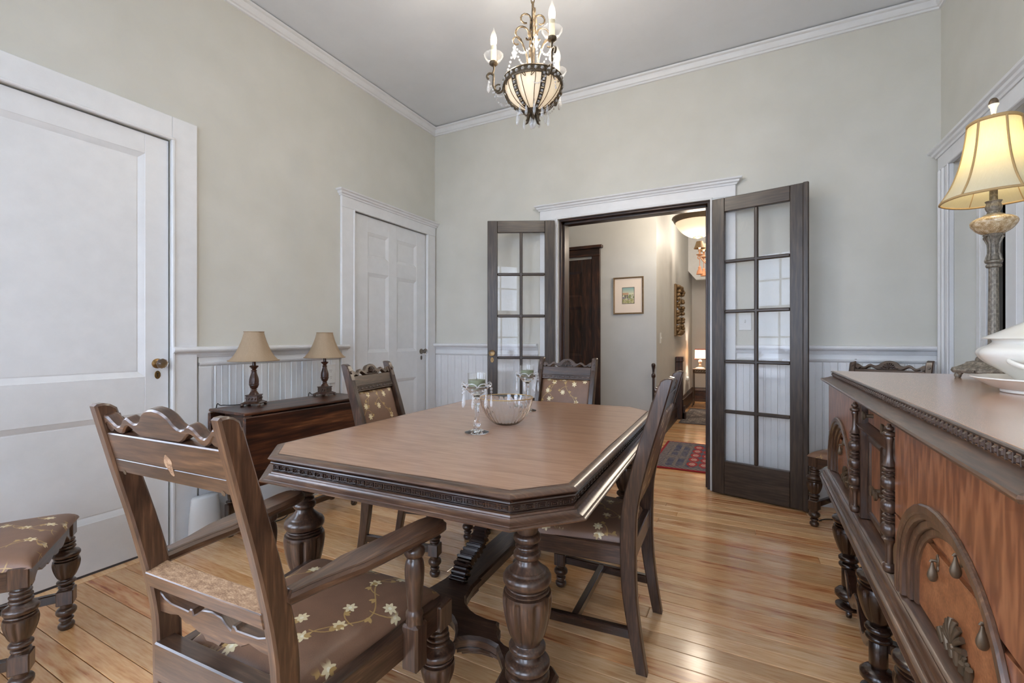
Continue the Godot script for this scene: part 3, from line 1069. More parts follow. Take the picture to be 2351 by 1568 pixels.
func build_table() -> void:
	var t := thing("dining_table", "long octagonal-cornered wooden dining table with carved key-pattern apron and fluted melon legs", "table", Vector3(1.835, 0, 1.99), 0.035)
	var hw := 0.541
	var hl := 0.762
	var c := 0.125
	var plan := func(o: float, ch: float) -> Array:
		var w := hw + o
		var l := hl + o
		return [Vector2(-w, -l + ch), Vector2(-w + ch, -l), Vector2(w - ch, -l), Vector2(w, -l + ch), Vector2(w, l - ch), Vector2(w - ch, l), Vector2(-w + ch, l), Vector2(-w, l - ch)]
	var s := S()
	var p0: Array = plan.call(-0.028, c - 0.016)
	X = Transform3D(Basis(Vector3(1, 0, 0), Vector3(0, 0, 1), Vector3(0, -1, 0)).inverse(), Vector3.ZERO)
	extrude(s, p0, 0.735, 0.7598)
	part(t, "table_top", s, M.top_x)
	var loop: Array = plan.call(0.0, c)
	s = S()
	sweep(s, [Vector2(-0.03, 0.7598), Vector2(-0.028, 0.7598), Vector2(-0.026, 0.7581), Vector2(-0.022, 0.7586), Vector2(-0.014, 0.7575), Vector2(-0.004, 0.7541), Vector2(0.0, 0.7491), Vector2(-0.003, 0.7452), Vector2(-0.014, 0.7428), Vector2(-0.05, 0.7421)], loop, true)
	part(t, "edge_moulding", s, M.brown_x)
	s = S()
	sweep(s, [Vector2(-0.05, 0.7288), Vector2(-0.014, 0.7292), Vector2(-0.009, 0.7315), Vector2(-0.007, 0.7354), Vector2(-0.009, 0.7393), Vector2(-0.014, 0.7421), Vector2(-0.05, 0.7425)], loop, true)
	part(t, "apron_bead", s, M.black_x)
	s = S()
	sweep(s, [Vector2(-0.05, 0.7081), Vector2(-0.012, 0.7089), Vector2(-0.012, 0.7113), Vector2(-0.017, 0.7120), Vector2(-0.017, 0.7276), Vector2(-0.012, 0.7284), Vector2(-0.012, 0.7300), Vector2(-0.05, 0.7308)], loop, true)
	var band := part(t, "apron_band", s, M.black_x)
	# key pattern: square links joined by short bars, per side
	var inner: Array = plan.call(-0.017, c - 0.01)
	for i in 8:
		var a: Vector2 = inner[i]
		var b: Vector2 = inner[(i + 1) % 8]
		var l := a.distance_to(b)
		var k := int(l / 0.0305)
		s = S()
		var d := (b - a).normalized()
		var bas := Basis(Vector3(d.x, 0, d.y), Vector3.UP, Vector3(d.x, 0, d.y).cross(Vector3.UP))
		for j in k:
			var m := a.lerp(b, (j + 0.5) / k)
			var o := Vector3(m.x, 0.7198, m.y)
			for e in [[Vector3(0, 0.0048, 0), Vector3(0.019, 0.0026, 0.007)], [Vector3(0, -0.0048, 0), Vector3(0.019, 0.0026, 0.007)], [Vector3(-0.008, 0, 0), Vector3(0.0028, 0.0085, 0.007)], [Vector3(0.008, 0, 0), Vector3(0.0028, 0.0085, 0.007)], [Vector3(0, 0, 0), Vector3(0.009, 0.0044, 0.005)], [Vector3(0.0152, 0.0032, 0), Vector3(0.003, 0.0055, 0.006)], [Vector3(0.0152, -0.0032, 0), Vector3(0.003, 0.0055, 0.006)]]:
				X = Transform3D.IDENTITY
				bx(s, o + bas * e[0], e[1], 0.001, bas)
		part(band, "key_carving", s, M.black_x)
	s = S()
	sweep(s, [Vector2(-0.06, 0.6797), Vector2(0.016, 0.6797), Vector2(0.022, 0.6824), Vector2(0.023, 0.6859), Vector2(0.018, 0.6890), Vector2(0.014, 0.6894), Vector2(0.014, 0.6917), Vector2(0.004, 0.6945), Vector2(-0.002, 0.6984), Vector2(-0.004, 0.7023), Vector2(-0.009, 0.7027), Vector2(-0.01, 0.7066), Vector2(-0.016, 0.7089), Vector2(-0.05, 0.7089)], loop, true)
	part(t, "lower_moulding", s, M.brown_x)
	s = S()
	X = Transform3D(Basis(Vector3(1, 0, 0), Vector3(0, 0, 1), Vector3(0, -1, 0)).inverse(), Vector3.ZERO)
	extrude(s, plan.call(-0.05, c - 0.03), 0.681, 0.742)
	part(t, "apron_core", s, M.black_x)
	# legs and feet
	s = S()
	melon_leg(s)
	s.generate_normals()
	var leg := s.commit()
	s = S()
	var fp := [Vector2(0, 0.0), Vector2(0.026, 0.0)]
	fp += bead(0.03, 0.004, 0.05, 0.016)
	fp += [Vector2(0.026, 0.056), Vector2(0.024, 0.07)]
	fp += bead(0.03, 0.074, 0.13, 0.026)
	fp += [Vector2(0.028, 0.135), Vector2(0.026, 0.15)]
	fp += bead(0.03, 0.153, 0.17, 0.012)
	fp += [Vector2(0.035, 0.175), Vector2(0.035, 0.19), Vector2(0, 0.19)]
	lathe(s, fp, 28)
	s.generate_normals()
	var foot := s.commit()
	for sx in [-1.0, 1.0]:
		for sz in [-1.0, 1.0]:
			var o := MeshInstance3D.new()
			o.name = "leg"
			o.mesh = leg
			o.material_override = M.dark_y
			t.add_child(o, true)
			o.position = Vector3(0.405 * sx, 0, 0.635 * sz)
			var q := MeshInstance3D.new()
			q.name = "foot"
			q.mesh = foot
			q.material_override = M.dark_y
			o.add_child(q, true)
	# platform stretcher: scalloped arms from each pair of legs to a long beam
	for sz in [-1.0, 1.0]:
		# outline of one half, x >= 0, z measured outwards from the table middle
		var half := [Vector2(0.0, 0.47)]
		half += arc(Vector2(0.0, 0.64), Vector2(0.16, 0.165), 282, 340, 5)
		half += arc(Vector2(0.235, 0.615), Vector2(0.085, 0.06), 195, 300, 5)
		half += [Vector2(0.31, 0.6), Vector2(0.33, 0.625), Vector2(0.335, 0.68), Vector2(0.36, 0.705), Vector2(0.45, 0.705), Vector2(0.475, 0.68), Vector2(0.475, 0.59), Vector2(0.45, 0.565), Vector2(0.395, 0.555)]
		half += arc(Vector2(0.33, 0.49), Vector2(0.075, 0.06), 70, 180, 5)
		half += [Vector2(0.24, 0.475)]
		half += arc(Vector2(0.2, 0.36), Vector2(0.13, 0.1), 75, 180, 6)
		half += [Vector2(0.062, 0.32), Vector2(0.062, 0.26), Vector2(0.0, 0.26)]
		var outl := mirror_x(half)
		var ps := []
		for v in outl:
			ps.append(Vector2(v.x, v.y * sz))
		s = S()
		X = Transform3D(Basis(Vector3(1, 0, 0), Vector3(0, 0, 1), Vector3(0, -1, 0)).inverse(), Vector3.ZERO)
		extrude(s, ps, 0.215, 0.25, 0.008)
		extrude(s, grow(ps, -0.008), 0.2, 0.216, 0.004)
		extrude(s, grow(ps, -0.02), 0.186, 0.2, 0.004)
		part(t, "platform_stretcher", s, M.dark_x)
	s = S()
	bc(s, Vector3(-0.055, 0.215, -0.3), Vector3(0.055, 0.2495, 0.3), 0.006)
	bc(s, Vector3(-0.045, 0.2, -0.3), Vector3(0.045, 0.216, 0.3), 0.004)
	bc(s, Vector3(-0.034, 0.186, -0.3), Vector3(0.034, 0.201, 0.3), 0.003)
	part(t, "stretcher_beam", s, M.dark_z)
	# carved ridged scrolls that rise on the beam
	for sz in [-1.0, 1.0]:
		var cv := [Vector2(0.32, 0.25), Vector2(0.285, 0.3), Vector2(0.235, 0.315), Vector2(0.18, 0.335), Vector2(0.14, 0.385), Vector2(0.11, 0.45), Vector2(0.1, 0.56), Vector2(0.1, 0.66)]
		var cu := smooth_profile(cv, 5)
		s = S()
		for i in cu.size() - 1:
			var a: Vector2 = cu[i]
			var b: Vector2 = cu[i + 1]
			var d := (b - a).normalized()
			var ang := atan2(d.y, d.x * sz)
			var m := (a + b) * 0.5
			var th := 0.03 if i % 2 == 0 else 0.024
			bx(s, Vector3(0, m.y, m.x * sz), Vector3(0.07 if i % 2 == 0 else 0.062, th * 1.3, a.distance_to(b) * 1.25), 0.006, Basis(Vector3.RIGHT, -ang))
		part(t, "scroll_bracket", s, M.black_y)

func grow(ps: Array, o: float) -> Array:
	var r := Geometry2D.offset_polygon(PackedVector2Array(ps), o)
	return Array(r[0])

# ---------------------------------------------------------------- chairs
func chair_front_leg(s: SurfaceTool, c: Vector3, k := 1.0) -> void:
	# turned section from y 0.155 to 0.36 and foot below the stretcher block
	var p := [Vector2(0, 0.15), Vector2(0.02, 0.15), Vector2(0.017, 0.158)]
	p += bead(0.018, 0.16, 0.17, 0.006)
	p += [Vector2(0.016, 0.173)]
	p += bead(0.02, 0.175, 0.19, 0.009)
	p += smooth_profile([Vector2(0.019, 0.193), Vector2(0.028, 0.205), Vector2(0.037, 0.23), Vector2(0.041, 0.252), Vector2(0.039, 0.266)], 4)
	p += bead(0.031, 0.268, 0.277, 0.006)
	p += bead(0.033, 0.279, 0.3, 0.009)
	p += [Vector2(0.03, 0.302), Vector2(0.022, 0.308)]
	p += bead(0.021, 0.31, 0.322, 0.008)
	p += bead(0.021, 0.324, 0.336, 0.007)
	p += bead(0.02, 0.338, 0.35, 0.006)
	p += [Vector2(0.018, 0.352), Vector2(0.018, 0.362), Vector2(0, 0.362)]
	lathe(s, p.map(func(v): return Vector2(v.x * k, v.y)), 64, c, {"y0": 0.199, "y1": 0.265, "soft": 0.006, "n": 8, "depth": 0.13})
	var f := [Vector2(0, 0.0), Vector2(0.018, 0.0)]
	f += bead(0.016, 0.002, 0.026, 0.009)
	f += [Vector2(0.015, 0.03)]
	f += bead(0.015, 0.032, 0.046, 0.007)
	f += [Vector2(0.016, 0.05)]
	f += bead(0.018, 0.053, 0.084, 0.013)
	f += [Vector2(0.018, 0.088), Vector2(0.02, 0.102), Vector2(0, 0.102)]
	lathe(s, f.map(func(v): return Vector2(v.x * k, v.y)), 24, c)
	bx(s, c + Vector3(0, 0.126, 0), Vector3(0.05, 0.056, 0.05) * Vector3(k, 1, k), 0.003)
	bx(s, c + Vector3(0, 0.39, 0), Vector3(0.05, 0.066, 0.05) * Vector3(k, 1, k), 0.003)

func rear_post(s: SurfaceTool, x: float, w: float, top: float, lean: float, kick: float, d := 0.024) -> void:
	# side outline in (z, y); front edge then back edge
	var cl := [Vector2(-0.19 - kick, 0.0), Vector2(-0.19 - kick * 0.45, 0.14), Vector2(-0.193, 0.28), Vector2(-0.19, 0.44), Vector2(-0.197, 0.56), Vector2(-0.19 - lean * 0.36, 0.72), Vector2(-0.19 - lean * 0.7, top * 0.87), Vector2(-0.19 - lean, top)]
	var hd := [0.018, 0.021, 0.025, 0.027, 0.027, 0.025, 0.023, 0.02]
	var sm := smooth_profile(cl, 4)
	var fr := []
	var bk := []
	for i in sm.size():
		var t := minf(i / 4.0, 6.999)
		var h: float = lerpf(hd[int(t)], hd[int(t) + 1], t - int(t)) * d / 0.024
		fr.append(Vector2(sm[i].x + h, sm[i].y))
		bk.append(Vector2(sm[i].x - h, sm[i].y))
	# rounded top: the front corner is swept back
	var tp: Vector2 = fr[-1]
	var bp: Vector2 = bk[-1]
	fr[-1] = Vector2(lerpf(fr[-2].x, tp.x, 0.3), tp.y - 0.023)
	fr.append(Vector2(tp.x + 0.001, tp.y - 0.011))
	fr.append(tp.lerp(bp, 0.28) + Vector2(0, -0.003))
	fr.append(tp.lerp(bp, 0.55))
	bk[-1] = bp + Vector2(0.001, -0.005)
	fr.append(tp.lerp(bp, 0.85) + Vector2(0, -0.001))
	bk.reverse()
	var old := X
	X = X * Transform3D(Basis(Vector3(0, 0, 1), Vector3(0, 1, 0), Vector3(-1, 0, 0)), Vector3(x, 0, 0))
	extrude(s, fr + bk, -w * 0.5, w * 0.5, 0.004)
	X = old

func crest_outline(w: float) -> Array:
	# undulating pierced ribbon with a central shell, half then mirrored; y from 0 at the rail
	var up := [Vector2(0, 0.07), Vector2(0.022, 0.066), Vector2(0.04, 0.054), Vector2(0.052, 0.038), Vector2(0.066, 0.03), Vector2(0.08, 0.034), Vector2(0.092, 0.042), Vector2(0.106, 0.036), Vector2(0.118, 0.022), Vector2(0.13, 0.018), Vector2(0.142, 0.026), Vector2(0.156, 0.04), Vector2(0.17, 0.042)]
	var lo := [Vector2(0.17, 0.018), Vector2(0.158, 0.024), Vector2(0.146, 0.01), Vector2(0.132, 0.0), Vector2(0.118, 0.001), Vector2(0.104, 0.016), Vector2(0.092, 0.022), Vector2(0.08, 0.015), Vector2(0.07, 0.006), Vector2(0.058, -0.001)]
	var k := w / 0.34
	var h := []
	for v in smooth_profile(up, 3):
		h.append(Vector2(v.x * k, v.y))
	for v in smooth_profile(lo, 3):
		h.append(Vector2(v.x * k, v.y))
	return mirror_x(h)

func shell(s: SurfaceTool, c: Vector3, r: float) -> void:
	for i in 7:
		var a := deg_to_rad(20.0 + i * 140.0 / 6.0)
		var pts := []
		var rd := []
		for k in 6:
			var t := k / 5.0
			pts.append(c + Vector3(cos(a) * r * t, sin(a) * r * t * 1.05, 0.002 + 0.004 * sin(t * PI)))
			rd.append(r * (0.05 + 0.11 * t * (1.2 - 0.5 * t)))
		tube(s, pts, rd, 6)
	for sg in [-1.0, 1.0]:
		for k in 4:
			tube(s, [c + Vector3(sg * r * (0.5 + k * 0.25), -r * 0.12, 0.0), c + Vector3(sg * r * (0.72 + k * 0.25), r * (0.26 - 0.08 * k), 0.003)], [r * 0.12, r * 0.07], 6)
	tube(s, [c + Vector3(0, 0, 0.0), c + Vector3(0, 0, 0.009)], [r * 0.2, r * 0.1], 8)

func chair_back(t: Node3D, w: float, y0: float, tilt: float, z0: float, upholstered: bool, top_len: float, wood: Material = M.dark_x) -> void:
	# tilted frame: local y runs up the back from the height y0
	var xf := Transform3D(Basis(Vector3.RIGHT, -tilt), Vector3(0, y0, z0))
	var yr := top_len - 0.06
	var s := S()
	X = xf * Transform3D(Basis.IDENTITY, Vector3(0, yr + 0.001, 0))
	extrude(s, crest_outline(w).map(func(v): return Vector2(v.x, v.y * 0.82)), -0.01, 0.012, 0.003)
	var cr := part(t, "crest", s, wood)
	s = S()
	X = xf
	shell(s, Vector3(0, yr + 0.011, 0.012), 0.031)
	part(cr, "shell_carving", s, M.dark_x)
	for sg in [-1.0, 1.0]:
		s = S()
		X = xf
		tube(s, [Vector3(sg * (w * 0.5 - 0.014), yr + 0.014, -0.008), Vector3(sg * (w * 0.5 - 0.014), yr + 0.014, 0.014)], 0.0115, 12)
		part(cr, "roundel", s, M.dark_x)
	s = S()
	X = xf
	bc(s, Vector3(-w * 0.5, yr - 0.055, -0.012), Vector3(w * 0.5, yr, 0.012), 0.002)
	part(t, "top_rail", s, wood)
	s = S()
	X = xf
	bc(s, Vector3(-w * 0.5, yr - 0.083, -0.012), Vector3(w * 0.5, yr - 0.055, 0.011), 0.001)
	var k := 10
	for i in k:
		var x := -w * 0.5 + w * (i + 0.5) / k
		bx(s, Vector3(x, yr - 0.069, 0.011), Vector3(w / k * 0.62, 0.014, 0.008), 0.003)
		bx(s, Vector3(x + w / k * 0.5, yr - 0.069, 0.011), Vector3(w / k * 0.18, 0.018, 0.005), 0.002)
	bc(s, Vector3(-w * 0.5, yr - 0.059, 0.008), Vector3(w * 0.5, yr - 0.055, 0.015), 0.001)
	part(t, "carved_band", s, M.dark_x)
	if upholstered:
		s = S()
		X = xf * Transform3D(Basis(Vector3(1, 0, 0), Vector3(0, 0, 1), Vector3(0, -1, 0)), Vector3.ZERO)
		var yb := -0.02
		var hw := w * 0.5 - 0.001
		pillow(s, [Vector2(-hw, -(yr - 0.083)), Vector2(hw, -(yr - 0.083)), Vector2(hw, -yb), Vector2(-hw, -yb)], -0.008, 0.022, 14, 10.0, 0.35, 0.35)
		X = xf
		bc(s, Vector3(-hw, yb, -0.02), Vector3(hw, yr - 0.06, -0.007), 0.005)
		part(t, "back_panel", s, M.fabric)
		s = S()
		X = xf
		bc(s, Vector3(-w * 0.5, yb - 0.045, -0.012), Vector3(w * 0.5, yb, 0.012), 0.002)
		part(t, "lower_rail", s, M.dark_x)

func reeds(t: Node3D, x: float, y0: float, tilt: float, z0: float, top_len: float, dz := 0.024) -> void:
	var s := S()
	X = Transform3D(Basis(Vector3.RIGHT, -tilt), Vector3(x, y0, z0))
	for i in 3:
		bc(s, Vector3(-0.0115 + i * 0.0085, 0.05, dz - 0.006), Vector3(-0.0055 + i * 0.0085, top_len - 0.085, dz + 0.0035), 0.0025)
	tube(s, [Vector3(0, top_len - 0.045, dz - 0.006), Vector3(0, top_len - 0.045, dz + 0.005)], 0.009, 12)
	part(t, "reeding", s, M.dark_y)

func seat_of(t: Node3D, wb: float, wf: float, zb: float, zf: float, yt: float) -> void:
	var s := S()
	pillow(s, [Vector2(-wb, zb), Vector2(wb, zb), Vector2(wf, zf), Vector2(-wf, zf)], yt - 0.052, 0.052, 22, 9.0, 0.4, 0.3)
	part(t, "seat", s, M.fabric)

func scalloped(wd: float, y0: float, y1: float) -> Array:
	var h := [Vector2(0, y0 + 0.012), Vector2(0.02, y0 + 0.004), Vector2(0.045, y0), Vector2(0.06, y0 + 0.01), Vector2(0.075, y0 + 0.004), Vector2(0.1, y0 + 0.006), Vector2(0.125, y0 + 0.02), Vector2(wd - 0.055, y0 + 0.026), Vector2(wd - 0.035, y0 + 0.012), Vector2(wd - 0.02, y0 - 0.004), Vector2(wd, y0 - 0.008), Vector2(wd, y1)]
	return mirror_x(h + [Vector2(0, y1)])

func make_side_chair() -> Node3D:
	var t := thing("dining_chair", "carved wooden dining chair with dark embroidered brown seat tucked under the table's sideboard side", "chair", Vector3.ZERO, 0.0, "dining chairs of one carved set")
	var s: SurfaceTool
	for sx in [-1.0, 1.0]:
		s = S()
		rear_post(s, 0.19 * sx, 0.034, 0.992, 0.125, 0.045)
		part(t, "rear_leg", s, M.dark_y)
		s = S()
		chair_front_leg(s, Vector3(0.208 * sx, 0, 0.19))
		part(t, "front_leg", s, M.dark_y)
		reeds(t, 0.19 * sx, 0.55, 0.272, -0.19, 0.455, 0.02)
	chair_back(t, 0.35, 0.55, 0.272, -0.192, true, 0.45)
	# seat rails
	s = S()
	bc(s, Vector3(-0.175, 0.35, -0.205), Vector3(0.175, 0.42, -0.18), 0.003)
	part(t, "seat_rail", s, M.dark_x)
	for sx in [-1.0, 1.0]:
		s = S()
		var a := Vector3(0.186 * sx, 0.384, -0.19)
		var b := Vector3(0.21 * sx, 0.384, 0.18)
		bx(s, (a + b) * 0.5, Vector3(0.022, 0.066, a.distance_to(b)), 0.003, Basis(Vector3.UP, atan2(b.x - a.x, b.z - a.z)))
		part(t, "seat_rail", s, M.dark_z)
		s = S()
		a = Vector3(0.19 * sx, 0.125, -0.2)
		b = Vector3(0.208 * sx, 0.125, 0.19)
		bx(s, (a + b) * 0.5, Vector3(0.022, 0.034, a.distance_to(b)), 0.003, Basis(Vector3.UP, atan2(b.x - a.x, b.z - a.z)))
		part(t, "stretcher", s, M.black_z)
	s = S()
	X = Transform3D(Basis.IDENTITY, Vector3(0, 0, 0.196))
	extrude(s, scalloped(0.19, 0.352, 0.42), -0.011, 0.013, 0.002)
	part(t, "front_rail", s, M.dark_x)
	s = S()
	bc(s, Vector3(-0.2, 0.11, -0.012), Vector3(0.2, 0.142, 0.012), 0.003)
	part(t, "cross_stretcher", s, M.black_x)
	seat_of(t, 0.172, 0.236, -0.178, 0.222, 0.468)
	return t

func make_armchair() -> void:
	var t := thing("dining_armchair", "carved wooden dining armchair with open back seen from behind at the head of the table", "chair", Vector3(1.81, 0, 2.93), PI + deg_to_rad(3.0))
	var s: SurfaceTool
	for sx in [-1.0, 1.0]:
		s = S()
		rear_post(s, 0.184 * sx, 0.025, 0.995, 0.115, 0.06, 0.022)
		part(t, "rear_leg", s, M.brown_y)
		s = S()
		chair_front_leg(s, Vector3(0.235 * sx, 0, 0.235), 1.12)
		part(t, "front_leg", s, M.dark_y)
		# arm: narrow at the post, broad paddle in front
		var o := [Vector2(-0.018, -0.2), Vector2(0.018, -0.2), Vector2(0.024, -0.13), Vector2(0.034, -0.085), Vector2(0.04, -0.06), Vector2(0.041, 0.17), Vector2(0.036, 0.2), Vector2(0.024, 0.214), Vector2(-0.024, 0.214), Vector2(-0.036, 0.2), Vector2(-0.041, 0.17), Vector2(-0.038, -0.05), Vector2(-0.03, -0.09), Vector2(-0.022, -0.14)]
		s = S()
		X = Transform3D(Basis(Vector3.UP, atan2(0.068 * sx, 0.42)), Vector3(0.222 * sx, 0, 0.0)) * Transform3D(Basis(Vector3(1, 0, 0), Vector3(0, 0, 1), Vector3(0, -1, 0)).inverse(), Vector3.ZERO)
		o = o.map(func(v): return Vector2(v.x, -v.y))
		extrude(s, o, 0.632, 0.654, 0.006)
		extrude(s, grow(o, -0.006), 0.652, 0.6575, 0.0025)
		part(t, "arm", s, M.brown_z)
		s = S()
		var p := [Vector2(0, 0.44), Vector2(0.021, 0.44), Vector2(0.019, 0.455), Vector2(0.021, 0.462), Vector2(0.021, 0.468), Vector2(0.017, 0.474)]
		p += smooth_profile([Vector2(0.0165, 0.478), Vector2(0.02, 0.52), Vector2(0.0235, 0.565), Vector2(0.021, 0.588), Vector2(0.016, 0.598)], 4)
		p += bead(0.016, 0.6, 0.626, 0.009)
		p += [Vector2(0.014, 0.629), Vector2(0.018, 0.635), Vector2(0, 0.635)]
		lathe(s, p, 24, Vector3(0.254 * sx, 0, 0.108))
		bx(s, Vector3(0.254 * sx, 0.39, 0.108), Vector3(0.046, 0.11, 0.046), 0.006)
		part(t, "arm_support", s, M.dark_y)
	chair_back(t, 0.344, 0.56, 0.25, -0.196, false, 0.452, M.brown_x)
	# rails of the open back
	var xf := Transform3D(Basis(Vector3.RIGHT, -0.2), Vector3(0, 0.56, -0.2))
	s = S()
	X = xf
	bc(s, Vector3(-0.178, 0.045, -0.022), Vector3(0.178, 0.078, 0.02), 0.002)
	part(t, "mid_rail", s, M.brown_x)
	s = S()
	X = xf
	bc(s, Vector3(-0.177, 0.078, -0.021), Vector3(0.177, 0.0792, 0.019), 0.0004)
	part(t, "raw_top_of_rail", s, M.worn)
	s = S()
	X = Transform3D(Basis(Vector3.RIGHT, -0.05), Vector3(0, 0.52, -0.197))
	var h := [Vector2(0, -0.004), Vector2(0.02, -0.006), Vector2(0.03, 0.004), Vector2(0.045, 0.006), Vector2(0.07, 0.014), Vector2(0.085, 0.012), Vector2(0.11, 0.024), Vector2(0.14, 0.018), Vector2(0.178, 0.016), Vector2(0.178, 0.062), Vector2(0.17, 0.06), Vector2(0.155, 0.05), Vector2(0.135, 0.044), Vector2(0.075, 0.042), Vector2(0.07, 0.048), Vector2(0.062, 0.048), Vector2(0.058, 0.038), Vector2(0.045, 0.044), Vector2(0.03, 0.056), Vector2(0, 0.06)]
	extrude(s, mirror_x(h), -0.012, 0.012, 0.002)
	part(t, "scalloped_rail", s, M.brown_x)
	s = S()
	bc(s, Vector3(-0.178, 0.395, -0.22), Vector3(0.178, 0.475, -0.18), 0.003)
	part(t, "seat_rail", s, M.dark_x)
	for sx in [-1.0, 1.0]:
		s = S()
		var a := Vector3(0.196 * sx, 0.395, -0.19)
		var b := Vector3(0.238 * sx, 0.395, 0.225)
		bx(s, (a + b) * 0.5, Vector3(0.03, 0.068, a.distance_to(b)), 0.003, Basis(Vector3.UP, atan2(b.x - a.x, b.z - a.z)))
		part(t, "seat_rail", s, M.dark_z)
		s = S()
		a = Vector3(0.19 * sx, 0.125, -0.2)
		b = Vector3(0.235 * sx, 0.125, 0.235)
		bx(s, (a + b) * 0.5, Vector3(0.024, 0.034, a.distance_to(b)), 0.003, Basis(Vector3.UP, atan2(b.x - a.x, b.z - a.z)))
		part(t, "stretcher", s, M.black_z)
	s = S()
	X = Transform3D(Basis.IDENTITY, Vector3(0, 0, 0.242))
	extrude(s, scalloped(0.215, 0.355, 0.425), -0.012, 0.012, 0.002)
	part(t, "front_rail", s, M.dark_x)
	s = S()
	bc(s, Vector3(-0.222, 0.11, 0.0), Vector3(0.222, 0.142, 0.024), 0.003)
	part(t, "cross_stretcher", s, M.black_x)
	seat_of(t, 0.174, 0.228, -0.165, 0.26, 0.472)
	# discs coloured in as dark holes, and a scuffed patch on the rear of the rails
	s = S()
	X = Transform3D(Basis(Vector3.RIGHT, -0.25), Vector3(0, 0.56, -0.196))
	var spot := []
	for k in 22:
		var q := TAU * k / 22
		spot.append(Vector2(-0.012 + (0.011 + 0.003 * sin(3 * q + 1.0)) * cos(q), 0.345 + (0.02 + 0.004 * sin(2 * q)) * sin(q)))
	extrude(s, spot, -0.0124, -0.0118)
	part(t, "scuffed_patch", s, M.worn)
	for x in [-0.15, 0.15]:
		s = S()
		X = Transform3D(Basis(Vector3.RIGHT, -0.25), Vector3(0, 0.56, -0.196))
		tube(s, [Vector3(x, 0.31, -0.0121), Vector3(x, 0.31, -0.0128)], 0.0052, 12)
		part(t, "hole_disc", s, M.antique)  # disc stands in for the dark of a hole

func build_chairs() -> void:
	make_armchair()
	var a := make_side_chair()
	a.position = Vector3(2.212, 0, 1.935)
	a.rotation.y = -PI / 2 + deg_to_rad(2.0)
	a.set_meta("label", "carved dining chair between table and sideboard, seen edge-on with its back to the sideboard")
	copy_of(a, "carved dining chair on the drop-leaf table's side of the dining table, embroidered back facing it", Vector3(1.228, 0, 1.76), deg_to_rad(101))
	copy_of(a, "carved dining chair at the far table end in front of the hall opening", Vector3(1.675, 0, 1.035), deg_to_rad(0))
	copy_of(a, "carved dining chair beside the sideboard against the back wall, mostly hidden by it", Vector3(3.4, 0, 0.36), deg_to_rad(-30))
	copy_of(a, "carved dining chair standing alone by the tall white two-panel door, brown embroidered seat corner", Vector3(0.5, 0, 3.17), deg_to_rad(148))

# ---------------------------------------------------------------- sideboard
const FLATP := Basis(Vector3(1, 0, 0), Vector3(0, 0, -1), Vector3(0, 1, 0))

func arch_pts(cx: float, rx: float, yb: float, ys: float, ry: float, n := 18) -> Array:
	var o := [Vector2(cx + rx, yb)]
	o += arc(Vector2(cx, ys), Vector2(rx, ry), 0, 180, n)
	o.append(Vector2(cx - rx, yb))
	return o

func drop_pull(d: Node3D, x: float, y: float, z: float) -> void:
	var s := S()
	var k := Basis.from_scale(Vector3(0.42, 0.55, 0.6))
	X = Transform3D(k, Vector3(x, y, z))
	extrude(s, smooth_profile([Vector2(0, 0.03), Vector2(0.01, 0.022), Vector2(0.014, 0.006), Vector2(0.008, -0.01), Vector2(0.012, -0.02), Vector2(0, -0.03), Vector2(-0.012, -0.02), Vector2(-0.008, -0.01), Vector2(-0.014, 0.006), Vector2(-0.01, 0.022)], 3), 0, 0.004, 0.0012)
	tube(s, [Vector3(0, 0.006, 0.003), Vector3(0, 0.006, 0.016), Vector3(0, 0.0, 0.018)], 0.005, 8)
	X = Transform3D(k, Vector3(x, y - 0.0185, z + 0.0085))
	lathe(s, smooth_profile([Vector2(0, -0.032), Vector2(0.008, -0.028), Vector2(0.013, -0.014), Vector2(0.011, 0.002), Vector2(0.006, 0.018), Vector2(0.003, 0.034), Vector2(0, 0.036)], 3), 14)
	part(d, "drop_pull", s, M.antique)

